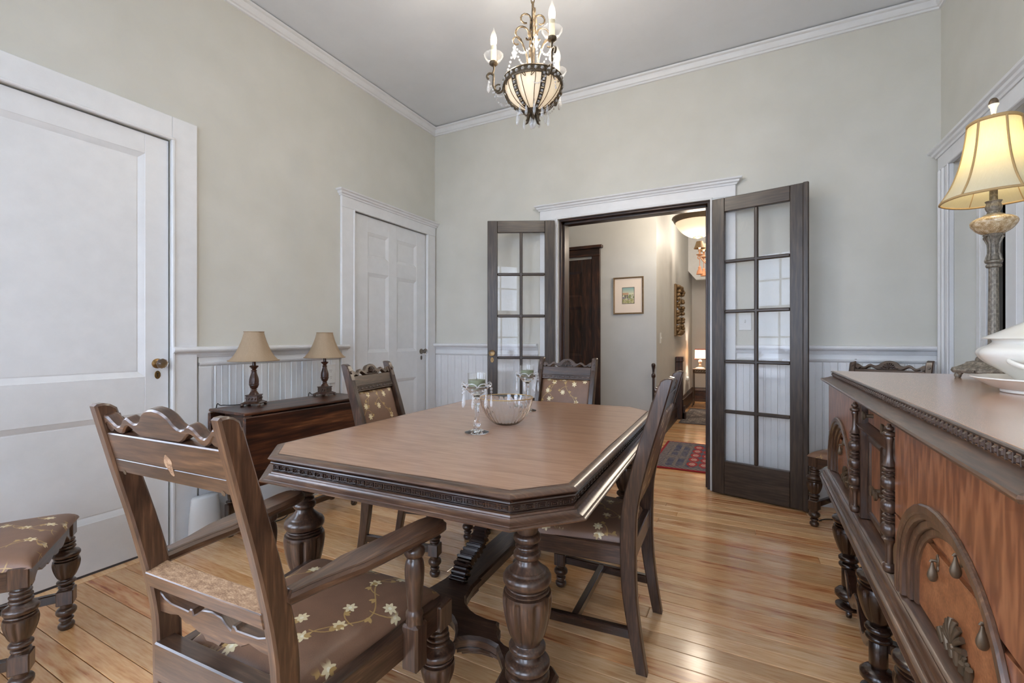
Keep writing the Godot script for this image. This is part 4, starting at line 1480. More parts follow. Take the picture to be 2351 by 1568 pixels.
func build_sideboard() -> void:
	var d := thing("sideboard", "long carved mahogany sideboard with arched doors, spool columns and bulbous legs along right wall", "sideboard", Vector3(3.312, 0, 2.14), deg_to_rad(-90.9))
	var hx := 0.815
	var zf := 0.25
	var zb := -0.29
	var s := S()
	bc(s, Vector3(-hx, 0.55, zb), Vector3(-0.21, 0.935, zf - 0.03))
	bc(s, Vector3(0.21, 0.55, zb), Vector3(hx, 0.935, zf - 0.03))
	bc(s, Vector3(-0.21, 0.55, zb), Vector3(0.21, 0.935, zf - 0.034))
	part(d, "carcass", s, M.flame)
	s = S()
	bc(s, Vector3(-hx + 0.012, 0.962, zb), Vector3(hx - 0.012, 0.985, zf - 0.012), 0.002)
	part(d, "top_board", s, M.board_x)
	var loop := [Vector2(-hx, zb), Vector2(hx, zb), Vector2(hx, zf), Vector2(-hx, zf)]
	s = S()
	sweep(s, [Vector2(-0.05, 0.93), Vector2(0.002, 0.93), Vector2(0.006, 0.936), Vector2(0.022, 0.94), Vector2(0.026, 0.946), Vector2(0.024, 0.95), Vector2(0.012, 0.953), Vector2(0.0, 0.957), Vector2(-0.008, 0.962), Vector2(-0.05, 0.963)], loop, true)
	part(d, "cornice", s, M.brown_x)
	# beaded edge of the top
	s = S()
	for i in 80:
		var x := -hx + 0.02 + (2 * hx - 0.04) * (i + 0.5) / 80.0
		bx(s, Vector3(x, 0.971, zf - 0.011), Vector3(0.0135, 0.011, 0.007), 0.003)
		bx(s, Vector3(x + 0.0098, 0.971, zf - 0.0115), Vector3(0.003, 0.015, 0.006), 0.001)
	bc(s, Vector3(-hx + 0.01, 0.979, zf - 0.016), Vector3(hx - 0.01, 0.9845, zf - 0.007), 0.002)
	part(d, "carved_edge", s, M.dark_x)
	# lower moulding and scalloped apron
	s = S()
	sweep(s, [Vector2(-0.05, 0.508), Vector2(0.018, 0.508), Vector2(0.026, 0.513), Vector2(0.028, 0.52), Vector2(0.024, 0.526), Vector2(0.021, 0.5265), Vector2(0.0215, 0.529), Vector2(0.026, 0.533), Vector2(0.026, 0.538), Vector2(0.021, 0.5415), Vector2(0.0185, 0.542), Vector2(0.0185, 0.545), Vector2(0.02, 0.549), Vector2(0.017, 0.553), Vector2(0.0125, 0.554), Vector2(0.0125, 0.557), Vector2(0.009, 0.563), Vector2(0.004, 0.566), Vector2(0.004, 0.569), Vector2(-0.002, 0.573), Vector2(-0.05, 0.574)], loop, true)
	part(d, "base_moulding", s, M.brown_x)
	for q in [[-0.48, 0.27], [0.0, 0.19], [0.48, 0.27]]:
		s = S()
		X = Transform3D(Basis.IDENTITY, Vector3(q[0], 0, zf - 0.03))
		var w: float = q[1]
		var h := [Vector2(0, 0.435), Vector2(0.014, 0.438), Vector2(0.022, 0.452), Vector2(0.034, 0.446), Vector2(0.05, 0.45), Vector2(0.062, 0.47), Vector2(0.078, 0.472), Vector2(0.092, 0.462), Vector2(0.11, 0.455), Vector2(w * 0.62, 0.47), Vector2(w * 0.7, 0.485), Vector2(w * 0.78, 0.474), Vector2(w * 0.86, 0.48), Vector2(w * 0.93, 0.494), Vector2(w, 0.49), Vector2(w, 0.512)]
		extrude(s, mirror_x(h + [Vector2(0, 0.512)]), -0.01, 0.01, 0.002)
		part(d, "scalloped_apron", s, M.burl)
	# side sections: one recessed arch holds a drawer front above and a door below
	for sg in [-1.0, 1.0]:
		var x0: float = minf(0.235 * sg, 0.805 * sg)
		var x1: float = maxf(0.235 * sg, 0.805 * sg)
		var cx: float = 0.52 * sg
		var fu := [Vector2(x0, 0.7315), Vector2(x0, 0.928), Vector2(x1, 0.928), Vector2(x1, 0.7315)]
		var fl := [Vector2(x0, 0.576), Vector2(x0, 0.7285)]
		var fr := [Vector2(x1, 0.7285), Vector2(x1, 0.576)]
		for v in arch_pts(cx, 0.243, 0.576, 0.63, 0.184, 40):
			if v.y > 0.7315:
				fu.append(v)
			elif v.y < 0.7285:
				if v.x > cx:
					fr.append(v)
				else:
					fl.append(v)
		for q in [fu, fl, fr]:
			s = S()
			extrude(s, q, zf - 0.03, zf, 0.001)
			part(d, "arched_front", s, M.flame)
		for r in [[-0.012, 0.006, -0.002, 0.008], [0.0, 0.016, -0.03, 0.004], [0.014, 0.03, -0.03, -0.006], [0.028, 0.044, -0.03, -0.014]]:
			var ou := arch_pts(cx, 0.243 - r[0], 0.576, 0.63, 0.184 - r[0])
			var inn := arch_pts(cx, 0.243 - r[1], 0.576, 0.63, 0.184 - r[1])
			inn.reverse()
			s = S()
			extrude(s, ou + inn, zf + r[2], zf + r[3], 0.003)
			part(d, "arch_moulding", s, M.brown_y)
		var zi := zf - 0.021
		var up := []
		var lo := []
		for v in arch_pts(cx, 0.201, 0.578, 0.63, 0.142, 40):
			if v.y > 0.7315:
				up.append(v)
			elif v.y < 0.7285:
				lo.append(v)
		s = S()
		extrude(s, up, zf - 0.032, zi, 0.001)
		var dr := part(d, "drawer", s, M.burl)
		s = S()
		extrude(s, lo, zf - 0.032, zi, 0.001)
		var dn := part(d, "door", s, M.burl)
		drop_pull(dr, cx + 0.02, 0.765, zi)
		drop_pull(dn, cx - 0.09, 0.708, zi)
		drop_pull(dn, cx + 0.12, 0.708, zi)
		s = S()
		shell(s, Vector3(cx, 0.606, zi + 0.001), 0.042)
		for k in 6:
			tube(s, [Vector3(cx + (k - 2.5) * 0.02, 0.586, zi), Vector3(cx + (k - 2.5) * 0.026, 0.604 + 0.006 * (k % 2), zi + 0.006)], [0.009, 0.005], 6)
		part(dn, "carved_crest", s, M.antique)
	# centre: drawer, doors, mouldings
	var zc := zf - 0.024
	s = S()
	bc(s, Vector3(-0.175, 0.868, zc - 0.01), Vector3(0.175, 0.926, zc), 0.002)
	var dr := part(d, "drawer", s, M.flame)
	for x in [-0.11, 0.11]:
		s = S()
		X = Transform3D(Basis(Vector3.RIGHT, PI / 2), Vector3(x, 0.897, zc))
		lathe(s, [Vector2(0, 0), Vector2(0.006, 0), Vector2(0.005, 0.016), Vector2(0.012, 0.02), Vector2(0.013, 0.025), Vector2(0, 0.027)], 14)
		part(dr, "knob", s, M.antique)
	s = S()
	sweep(s, [Vector2(0, 0.838), Vector2(0.012, 0.84), Vector2(0.016, 0.85), Vector2(0.03, 0.854), Vector2(0.034, 0.862), Vector2(0, 0.866)], [Vector2(-0.185, zc - 0.005), Vector2(0.185, zc - 0.005)], false, -1.0)
	part(d, "centre_moulding", s, M.dark_x)
	for sg in [-1.0, 1.0]:
		s = S()
		bc(s, Vector3(minf(0.002 * sg, 0.175 * sg), 0.58, zc - 0.012), Vector3(maxf(0.002 * sg, 0.175 * sg), 0.836, zc - 0.004), 0.002)
		var dn := part(d, "door", s, M.flame)
		s = S()
		rect_mould(s, [Vector2(-0.02, 0.0), Vector2(-0.016, 0.006), Vector2(-0.006, 0.008), Vector2(0, 0.005), Vector2(0, 0.0)], minf(0.008 * sg, 0.17 * sg), 0.59, maxf(0.008 * sg, 0.17 * sg), 0.83, zc - 0.005)
		part(dn, "panel_moulding", s, M.dark_y)
		s = S()
		X = Transform3D(Basis(Vector3.RIGHT, PI / 2), Vector3(0.022 * sg, 0.705, zc - 0.003))
		lathe(s, [Vector2(0, 0), Vector2(0.006, 0), Vector2(0.005, 0.016), Vector2(0.013, 0.02), Vector2(0.014, 0.026), Vector2(0, 0.028)], 14)
		part(dn, "knob", s, M.antique)
		# pilaster and spool column
		s = S()
		bc(s, Vector3(0.205 * sg - 0.024, 0.574, zf - 0.06), Vector3(0.205 * sg + 0.024, 0.93, zf - 0.006), 0.002)
		part(d, "pilaster", s, M.dark_y)
		s = S()
		X = Transform3D(Basis.from_scale(Vector3(0.66, 1, 0.66)), Vector3(0.205 * sg, 0, zf + 0.004))
		lathe(s, spool(0.585, 0.925), 20)
		part(d, "spool_column", s, M.dark_y)
		s = S()
		X = Transform3D(Basis.from_scale(Vector3(0.66, 1, 0.66)), Vector3((hx + 0.004) * sg, 0, zf - 0.1))
		lathe(s, spool(0.6, 0.9), 16)
		part(d, "spool_column", s, M.dark_y)
	# legs
	var p := [Vector2(0, 0.035), Vector2(0.012, 0.035)]
	p += bead(0.02, 0.036, 0.058, 0.026)
	p += [Vector2(0.02, 0.062), Vector2(0.02, 0.07)]
	p += bead(0.018, 0.072, 0.118, 0.03)
	p += [Vector2(0.02, 0.122), Vector2(0.024, 0.13), Vector2(0.024, 0.2)]
	p += bead(0.022, 0.202, 0.222, 0.012)
	p += bead(0.02, 0.226, 0.25, 0.015)
	p += smooth_profile([Vector2(0.022, 0.254), Vector2(0.034, 0.27), Vector2(0.048, 0.31), Vector2(0.054, 0.345), Vector2(0.05, 0.365)], 4)
	p += bead(0.04, 0.368, 0.378, 0.008)
	p += bead(0.042, 0.38, 0.405, 0.014)
	p += smooth_profile([Vector2(0.038, 0.408), Vector2(0.026, 0.42), Vector2(0.02, 0.436)], 3)
	p += bead(0.022, 0.44, 0.458, 0.012)
	p += [Vector2(0.024, 0.462), Vector2(0.028, 0.47), Vector2(0.028, 0.515), Vector2(0, 0.515)]
	s = S()
	lathe(s, p, 80, Vector3.ZERO, {"y0": 0.26, "y1": 0.362, "soft": 0.008, "n": 8, "depth": 0.12})
	X = Transform3D(Basis(Vector3.RIGHT, PI / 2), Vector3(0, 0.018, -0.009))
	lathe(s, [Vector2(0, 0), Vector2(0.015, 0.0), Vector2(0.018, 0.004), Vector2(0.018, 0.014), Vector2(0.015, 0.018), Vector2(0, 0.018)], 18)
	s.generate_normals()
	var leg := s.commit()
	for x in [-0.71, -0.21, 0.21, 0.71]:
		for z in [zf - 0.055, zb + 0.06]:
			var o := MeshInstance3D.new()
			o.name = "leg"
			o.mesh = leg
			o.material_override = M.black_y
			d.add_child(o, true)
			o.position = Vector3(x, 0, z)
	# wavy carved stretchers
	for q in [[-0.71, -0.21], [0.21, 0.71]]:
		for z in [zf - 0.055, zb + 0.06]:
			wave_stretcher(d, Vector3(q[0] + 0.02, 0.165, z), Vector3(q[1] - 0.02, 0.165, z))
	for x in [-0.71, -0.21, 0.21, 0.71]:
		wave_stretcher(d, Vector3(x, 0.165, zb + 0.08), Vector3(x, 0.165, zf - 0.075))

func wave_stretcher(d: Node3D, a: Vector3, b: Vector3) -> void:
	var l := a.distance_to(b)
	var up := []
	var lo := []
	for i in 31:
		var t := i / 30.0
		var c := absf(t - 0.5) * 2.0
		var y := 0.03 * cos(c * TAU * 1.0) - 0.004
		up.append(Vector2((t - 0.5) * l, y + 0.022 - 0.006 * cos(c * TAU * 2.0)))
		lo.append(Vector2((t - 0.5) * l, y - 0.02 + 0.006 * cos(c * TAU * 2.0)))
	lo.reverse()
	var s := S()
	var dd := (b - a).normalized()
	X = Transform3D(Basis(dd, Vector3.UP, dd.cross(Vector3.UP)), (a + b) * 0.5)
	extrude(s, up + lo, -0.018, 0.018, 0.004)
	part(d, "carved_stretcher", s, M.black_x)

func spool(y0: float, y1: float) -> Array:
	var h := y1 - y0
	var p := [Vector2(0, y0), Vector2(0.016, y0)]
	p += bead(0.012, y0, y0 + 0.02, 0.008)
	p += smooth_profile([Vector2(0.011, y0 + 0.024), Vector2(0.01, y0 + 0.05), Vector2(0.013, y0 + 0.066), Vector2(0.022, y0 + 0.076)], 3)
	var n := 3
	var a := y0 + 0.08
	var b := y1 - 0.1
	for i in n:
		var u := a + (b - a) * i / n
		var v := a + (b - a) * (i + 1) / n
		p += bead(0.012, u + 0.002, lerpf(u, v, 0.62), 0.014)
		p += bead(0.012, lerpf(u, v, 0.66), lerpf(u, v, 0.78), 0.009)
		p += bead(0.012, lerpf(u, v, 0.82), v, 0.008)
	p += smooth_profile([Vector2(0.021, y1 - 0.096), Vector2(0.012, y1 - 0.08), Vector2(0.01, y1 - 0.05), Vector2(0.014, y1 - 0.034)], 3)
	p += bead(0.012, y1 - 0.03, y1 - 0.018, 0.008)
	p += bead(0.008, y1 - 0.016, y1 - 0.006, 0.006)
	p += [Vector2(0.005, y1), Vector2(0, y1)]
	return p

# ---------------------------------------------------------------- drop-leaf table with two lamps
func build_drop_leaf() -> void:
	var at := Vector3(0.285, 0, 1.775)
	var t := thing("drop_leaf_table", "dark narrow drop-leaf table with both leaves hanging, under the chair rail", "table", at, deg_to_rad(-2.0))
	var s := S()
	bc(s, Vector3(-0.17, 0.714, -0.43), Vector3(0.17, 0.731, 0.43), 0.005)
	part(t, "table_top", s, M.drop_z)
	for sx in [-1.0, 1.0]:
		s = S()
		bc(s, Vector3(sx * 0.163 - 0.008 if sx > 0 else -0.18, 0.33, -0.43), Vector3(0.18 if sx > 0 else -0.155, 0.709, 0.43), 0.005)
		part(t, "hanging_leaf", s, M.drop_z)
	s = S()
	for z in [-0.37, 0.345]:
		bc(s, Vector3(-0.12, 0.61, z), Vector3(0.12, 0.713, z + 0.025))
	for x in [-0.12, 0.1]:
		bc(s, Vector3(x, 0.61, -0.345), Vector3(x + 0.02, 0.713, 0.345))
	part(t, "apron", s, M.drop_x)
	for sx in [-1.0, 1.0]:
		for sz in [-1.0, 1.0]:
			s = S()
			var p := [Vector2(0, 0), Vector2(0.016, 0), Vector2(0.022, 0.012), Vector2(0.02, 0.03), Vector2(0.016, 0.05), Vector2(0.018, 0.06)]
			lathe(s, p, 16, Vector3(sx * 0.11, 0, sz * 0.345))
			bx(s, Vector3(sx * 0.11, 0.12, sz * 0.345), Vector3(0.042, 0.13, 0.042), 0.003)
			bx(s, Vector3(sx * 0.11, 0.36, sz * 0.345), Vector3(0.042, 0.1, 0.042), 0.003)
			p = [Vector2(0.02, 0.185)]
			p += bead(0.014, 0.19, 0.206, 0.008)
			p += smooth_profile([Vector2(0.012, 0.21), Vector2(0.017, 0.24), Vector2(0.02, 0.262), Vector2(0.013, 0.28)], 3)
			p += bead(0.014, 0.284, 0.298, 0.007)
			p += [Vector2(0.02, 0.31)]
			lathe(s, p, 16, Vector3(sx * 0.11, 0, sz * 0.345))
			p = [Vector2(0.02, 0.41)]
			p += bead(0.014, 0.415, 0.43, 0.008)
			p += smooth_profile([Vector2(0.012, 0.435), Vector2(0.02, 0.5), Vector2(0.013, 0.55)], 4)
			p += bead(0.014, 0.555, 0.57, 0.007)
			lathe(s, p, 16, Vector3(sx * 0.11, 0, sz * 0.345))
			bx(s, Vector3(sx * 0.11, 0.64, sz * 0.345), Vector3(0.044, 0.14, 0.044), 0.003)
			part(t, "leg", s, M.black_y)
		s = S()
		bc(s, Vector3(sx * 0.11 - 0.012, 0.1, -0.33), Vector3(sx * 0.11 + 0.012, 0.135, 0.33), 0.003)
		part(t, "stretcher", s, M.black_z)
	table_lamp(Vector3(0.2, 0.7315, 2.0), deg_to_rad(34), "brown urn lamp with tan bell shade, drop-leaf table end by the two-panel door")
	table_lamp(Vector3(0.19, 0.7315, 1.49), deg_to_rad(14), "brown urn lamp with tan bell shade, drop-leaf table end by the six-panel door")
	# lamp cords
	for q in [[Vector3(0.15, 0.736, 2.0), Vector3(0.13, 0.738, 2.09), Vector3(0.1, 0.74, 2.13), Vector3(0.07, 0.72, 2.14), Vector3(0.05, 0.4, 2.14), Vector3(0.06, 0.01, 2.1)], [Vector3(0.14, 0.736, 1.5), Vector3(0.1, 0.738, 1.52), Vector3(0.075, 0.72, 1.53), Vector3(0.06, 0.4, 1.53), Vector3(0.07, 0.01, 1.5)]]:
		var s2 := S()
		tube(s2, smooth_path(q, 5), 0.0028, 6)
		tag(part(self, "lamp_cord", s2, M.black), "thin black cord of the urn lamp nearer the " + ("two-panel" if q[0].z > 1.8 else "six-panel") + " door", "cord", "lamp cords")

func smooth_path(q: Array, n: int) -> Array:
	var o := []
	for i in q.size() - 1:
		var a: Vector3 = q[maxi(i - 1, 0)]
		var d: Vector3 = q[mini(i + 2, q.size() - 1)]
		for k in n:
			o.append((q[i] as Vector3).cubic_interpolate(q[i + 1], a, d, float(k) / n))
	o.append(q[-1])
	return o

func shade_mesh(s: SurfaceTool, pr: Array, n: int, thick := 0.002, sub := 4, scallop := 0.03) -> void:
	# panelled bell shade: n gores, each slightly flattened between its ribs
	var seg := n * sub
	for side in 2:
		s.set_smooth_group(1 + side)
		for i in pr.size() - 1:
			for k in seg:
				var v := []
				for e in [[i, k], [i, k + 1], [i + 1, k + 1], [i + 1, k]]:
					var t: float = TAU * e[1] / seg
					var u: float = fposmod(float(e[1]), sub) / sub
					var r: float = pr[e[0]].x * (1.0 - scallop * (1.0 - absf(2.0 * u - 1.0) * absf(2.0 * u - 1.0))) - side * thick
					v.append(Vector3(r * cos(t), pr[e[0]].y, -r * sin(t)))
				if side == 0:
					quad(s, v[0], v[1], v[2], v[3])
				else:
					quad(s, v[3], v[2], v[1], v[0])

func table_lamp(at: Vector3, turn: float, label: String) -> void:
	var l := thing("table_lamp", label, "lamp", at, turn, "matching lamps on the drop-leaf table")
	var s := S()
	for sx in [-1.0, 1.0]:
		for sz in [-1.0, 1.0]:
			X = Transform3D(Basis.IDENTITY, Vector3(sx * 0.046, 0, sz * 0.046))
			lathe(s, [Vector2(0, 0), Vector2(0.007, 0.0), Vector2(0.011, 0.006), Vector2(0.008, 0.014), Vector2(0, 0.017)], 10)
	X = Transform3D.IDENTITY
	sweep(s, [Vector2(-0.03, 0.012), Vector2(0.0, 0.012), Vector2(0.002, 0.017), Vector2(-0.006, 0.021), Vector2(-0.014, 0.026), Vector2(-0.03, 0.027)], [Vector2(-0.05, -0.05), Vector2(0.05, -0.05), Vector2(0.05, 0.05), Vector2(-0.05, 0.05)], true)
	bx(s, Vector3(0, 0.041, 0), Vector3(0.066, 0.034, 0.066), 0.003)
	for a in 4:
		for k in 3:
			X = Transform3D(Basis(Vector3.UP, a * PI / 2), Vector3.ZERO)
			tube(s, [Vector3(-0.018 + 0.018 * k, 0.034, 0.033), Vector3(-0.012 + 0.018 * k, 0.047, 0.035)], 0.004, 6)
	X = Transform3D.IDENTITY
	bx(s, Vector3(0, 0.06, 0), Vector3(0.072, 0.006, 0.072), 0.002)
	part(l, "lamp_base", s, M.dark_y)
	s = S()
	var p := [Vector2(0, 0.062), Vector2(0.028, 0.062), Vector2(0.022, 0.072), Vector2(0.014, 0.084)]
	p += bead(0.012, 0.086, 0.094, 0.004)
	p += smooth_profile([Vector2(0.013, 0.096), Vector2(0.02, 0.104), Vector2(0.025, 0.118)], 3)
	p += bead(0.024, 0.12, 0.126, 0.003)
	p += smooth_profile([Vector2(0.025, 0.128), Vector2(0.0255, 0.14), Vector2(0.023, 0.16), Vector2(0.016, 0.182), Vector2(0.013, 0.196)], 4)
	p += bead(0.012, 0.197, 0.206, 0.003)
	p += [Vector2(0.01, 0.209), Vector2(0.018, 0.22), Vector2(0.024, 0.226), Vector2(0.022, 0.231), Vector2(0.01, 0.233), Vector2(0.009, 0.26), Vector2(0, 0.26)]
	lathe(s, p, 40, Vector3.ZERO, {"y0": 0.127, "y1": 0.197, "soft": 0.006, "n": 12, "depth": 0.14, "convex": true})
	part(l, "lamp_body", s, M.drop_y)
	s = S()
	shade_mesh(s, smooth_profile([Vector2(0.133, 0.262), Vector2(0.105, 0.295), Vector2(0.084, 0.335), Vector2(0.066, 0.38), Vector2(0.052, 0.43)], 4), 8)
	var sh := part(l, "lamp_shade", s, M.shade)
	s = S()
	for q in [[0.134, 0.262], [0.0525, 0.43]]:
		var ring := []
		for k in 32:
			ring.append(Vector3(q[0] * cos(TAU * k / 32) * 0.99, q[1], -q[0] * sin(TAU * k / 32) * 0.99))
		tube(s, ring, 0.0026, 6, true)
	part(sh, "piping", s, M.shade)

# ---------------------------------------------------------------- chandelier
func drop(s: SurfaceTool, at: Vector3, l: float, r: float) -> void:
	lathe(s, [Vector2(0, -l), Vector2(r * 0.8, -l * 0.82), Vector2(r, -l * 0.66), Vector2(r * 0.45, -l * 0.25), Vector2(r * 0.15, 0), Vector2(0, 0.001)], 6, at)

func swag(s: SurfaceTool, a: Vector3, b: Vector3, sag: float, n: int, r: float) -> void:
	for i in n:
		var t := (i + 0.5) / n
		var p := a.lerp(b, t) - Vector3(0, sag * 4.0 * t * (1.0 - t), 0)
		lathe(s, [Vector2(0, -r), Vector2(r * 0.8, -r * 0.5), Vector2(r * 0.8, r * 0.5), Vector2(0, r)], 6, p)

func scroll_pts(c: Vector2, r0: float, r1: float, a0: float, a1: float, n: int) -> Array:
	var o := []
	for k in n + 1:
		var t := float(k) / n
		var a := deg_to_rad(lerpf(a0, a1, t))
		var r := lerpf(r0, r1, t)
		o.append(c + Vector2(cos(a), sin(a)) * r)
	return o

func build_chandelier() -> void:
	var c := Vector3(1.845, 2.35, 1.67)
	var l := thing("chandelier", "small bronze crystal chandelier with amber glass bowl and three lit candle bulbs above the table", "chandelier", c, 0.0)
	var s := S()
	var ring := []
	for k in 48:
		ring.append(Vector2(cos(TAU * k / 48), sin(TAU * k / 48)) * 0.142)
	sweep(s, [Vector2(-0.006, -0.016), Vector2(0.003, -0.018), Vector2(0.005, -0.013), Vector2(0.001, -0.01), Vector2(0.001, 0.01), Vector2(0.005, 0.013), Vector2(0.003, 0.018), Vector2(-0.006, 0.016), Vector2(-0.006, -0.016)], ring, true)
	part(l, "ring", s, M.bronze)
	s = S()
	for k in 30:
		var a := TAU * k / 30
		X = Transform3D(Basis(Vector3.UP, a), Vector3.ZERO)
		lathe(s, [Vector2(0, -0.0085), Vector2(0.006, -0.006), Vector2(0.0085, 0.0), Vector2(0.006, 0.006), Vector2(0, 0.0085)], 8, Vector3(0.144, 0, 0))
	part(l, "ring_crystals", s, M.prism)
	# glowing bowl
	s = S()
	lathe(s, smooth_profile([Vector2(0, -0.128), Vector2(0.05, -0.118), Vector2(0.095, -0.088), Vector2(0.122, -0.045), Vector2(0.133, -0.012)], 4), 40)
	part(l, "glass_bowl_light", s, M.alabaster)
	# jewelled ribs and wire scrolls over the bowl
	for k in 6:
		var a := TAU * k / 6 + 0.28
		s = S()
		X = Transform3D(Basis(Vector3.UP, a), Vector3.ZERO)
		var rp := []
		for i in 9:
			var t := deg_to_rad(lerpf(4.0, 84.0, i / 8.0))
			rp.append(Vector3(0.141 * cos(t), -0.132 * sin(t), 0))
		for sd in [-0.011, 0.011]:
			tube(s, rp.map(func(v): return v + Vector3(0.002, -0.002, sd * (0.35 + 0.65 * v.x / 0.141))), 0.0028, 6)
		for i in range(0, 8):
			var m: Vector3 = (rp[i] + rp[i + 1]) * 0.5
			bx(s, m * 0.985, Vector3(0.003, 0.0195, 0.02 * (0.35 + 0.65 * m.x / 0.141)), 0.0, Basis(Vector3(0, 0, 1), -atan2(-m.y / 0.132, m.x / 0.141)))
		var rb := part(l, "rib", s, M.bronze)
		s = S()
		for i in range(0, 7):
			X = Transform3D(Basis(Vector3.UP, a), Vector3.ZERO)
			var m: Vector3 = (rp[i] + rp[i + 1]) * 0.515
			lathe(s, [Vector2(0, -0.007), Vector2(0.006, -0.004), Vector2(0.006, 0.004), Vector2(0, 0.007)], 6, m + Vector3(0.002, -0.002, 0))
		part(rb, "rib_crystals", s, M.prism)
		s = S()
		X = Transform3D(Basis(Vector3.UP, a + TAU / 12), Vector3.ZERO)
		for sd in [-1.0, 1.0]:
			var w := []
			for i in 13:
				var t := i / 12.0
				var el := deg_to_rad(80.0 - 66.0 * t)
				var sw: float = sd * (0.006 + 0.028 * t)
				w.append(Vector3(0.14 * cos(el), -0.133 * sin(el), sw))
			for i in 7:
				var q := deg_to_rad(i * 50.0)
				w.append(Vector3(0.139, -0.034 + 0.014 * cos(q) - 0.014 + 0.028, sd * (0.034 - 0.022 * sin(q * 0.6))) * Vector3(1, 1, 1))
			tube(s, w, 0.0019, 5)
		part(l, "wire_scroll", s, M.bronze)
	# bottom finial with leaves and crystal ball
	s = S()
	lathe(s, [Vector2(0, -0.15), Vector2(0.016, -0.148), Vector2(0.03, -0.136), Vector2(0.036, -0.128), Vector2(0.03, -0.122), Vector2(0, -0.12)], 24)
	for k in 6:
		X = Transform3D(Basis(Vector3.UP, TAU * k / 6), Vector3.ZERO)
		tube(s, [Vector3(0.016, -0.14, 0), Vector3(0.026, -0.162, 0), Vector3(0.03, -0.178, 0), Vector3(0.04, -0.184, 0)], [0.007, 0.009, 0.006, 0.002], 6)
	part(l, "finial_leaves", s, M.bronze)
	s = S()
	lathe(s, [Vector2(0, -0.214), Vector2(0.012, -0.208), Vector2(0.02, -0.192), Vector2(0.016, -0.174), Vector2(0.006, -0.16), Vector2(0, -0.158)], 8)
	part(l, "crystal_ball", s, M.prism)
	for k in 12:
		s = S()
		var a := TAU * k / 12
		drop(s, Vector3(cos(a) * 0.075, -0.105 - 0.02 * (k % 2), sin(a) * 0.075), 0.055 + 0.012 * (k % 3), 0.0085)
		part(l, "crystal_drop", s, M.prism)
	# centre rod, cage of scrolls above the ring, suspension
	s = S()
	tube(s, [Vector3(0, -0.12, 0), Vector3(0, 0.4, 0)], 0.006, 10)
	lathe(s, [Vector2(0, 0.0), Vector2(0.02, 0.004), Vector2(0.03, 0.02), Vector2(0.02, 0.04), Vector2(0.008, 0.05), Vector2(0, 0.05)], 20)
	part(l, "centre_rod", s, M.bronze)
	for k in 4:
		var a := TAU * k / 4 + 0.6
		s = S()
		X = Transform3D(Basis(Vector3.UP, a), Vector3.ZERO)
		var q := [Vector2(0.016, 0.0), Vector2(0.022, 0.08), Vector2(0.03, 0.14), Vector2(0.052, 0.2)]
		q += scroll_pts(Vector2(0.05, 0.245), 0.035, 0.03, -60, 190, 10)
		q += scroll_pts(Vector2(0.028, 0.225), 0.014, 0.006, 130, 340, 6)
		tube(s, q.map(func(v): return Vector3(v.x, v.y, 0)), 0.005, 6)
		q = [Vector2(0.012, 0.19), Vector2(0.014, 0.24)]
		q += scroll_pts(Vector2(0.036, 0.315), 0.028, 0.02, 200, -110, 10)
		tube(s, q.map(func(v): return Vector3(v.x, v.y, 0)), 0.0045, 6)
		q = [Vector2(0.052, 0.2)]
		q += scroll_pts(Vector2(0.078, 0.205), 0.022, 0.016, 150, -120, 8)
		tube(s, q.map(func(v): return Vector3(v.x, v.y, 0)), 0.004, 6)
		part(l, "scroll", s, M.bronze)
		s = S()
		X = Transform3D(Basis(Vector3.UP, a), Vector3.ZERO)
		drop(s, Vector3(0.09, 0.185, 0), 0.07, 0.01)
		swag(s, Vector3(0.09, 0.185, 0), Vector3(0.14, 0.02, 0), 0.02, 9, 0.006)
		X = Transform3D.IDENTITY
		var p0 := Vector3(cos(a) * 0.09, 0.185, -sin(a) * 0.09)
		var p1 := Vector3(cos(a + PI / 2) * 0.09, 0.185, -sin(a + PI / 2) * 0.09)
		swag(s, p0, p1, 0.06, 11, 0.0055)
		part(l, "crystal_strand", s, M.prism)
	s = S()
	for k in 14:
		var y := 0.4 + k * 0.03
		var rp := []
		for i in 10:
			var t := TAU * i / 10
			var v := Vector3(0.009 * cos(t), 0.021 * sin(t), 0)
			rp.append((Basis(Vector3.UP, PI / 2 * (k % 2)) * v) + Vector3(0, y + 0.012, 0))
		tube(s, rp, 0.0028, 6, true)
	part(l, "chain", s, M.bronze)
	s = S()
	lathe(s, [Vector2(0, 0.815), Vector2(0.02, 0.818), Vector2(0.05, 0.83), Vector2(0.062, 0.85), Vector2(0.062, 0.86), Vector2(0, 0.86)], 28)
	part(l, "ceiling_canopy", s, M.bronze)
	# three arms with candles
	var lat := Vector3(0.888, 0, -0.459)
	var dep := Vector3(-0.459, 0, -0.888)
	for ang in [178.0, -66.0, 46.0]:
		var dv := lat * cos(deg_to_rad(ang)) + dep * sin(deg_to_rad(ang))
		var xf := Transform3D(Basis(dv, Vector3.UP, dv.cross(Vector3.UP)), Vector3.ZERO)
		s = S()
		X = xf
		var q := [Vector2(0.142, 0.004)]
		q += scroll_pts(Vector2(0.167, -0.012), 0.024, 0.024, 170, 300, 6)
		q += [Vector2(0.192, 0.0), Vector2(0.19, 0.035)]
		q += scroll_pts(Vector2(0.208, 0.042), 0.02, 0.012, 150, -60, 7)
		tube(s, q.map(func(v): return Vector3(v.x, v.y, 0)), 0.0055, 7)
		tube(s, [Vector3(0.196, 0.05, 0), Vector3(0.188, 0.078, 0), Vector3(0.19, 0.1, 0)], 0.005, 7)
		tube(s, scroll_pts(Vector2(0.168, -0.014), 0.02, 0.008, 120, -200, 10).map(func(v): return Vector3(v.x, v.y, 0)), 0.004, 6)
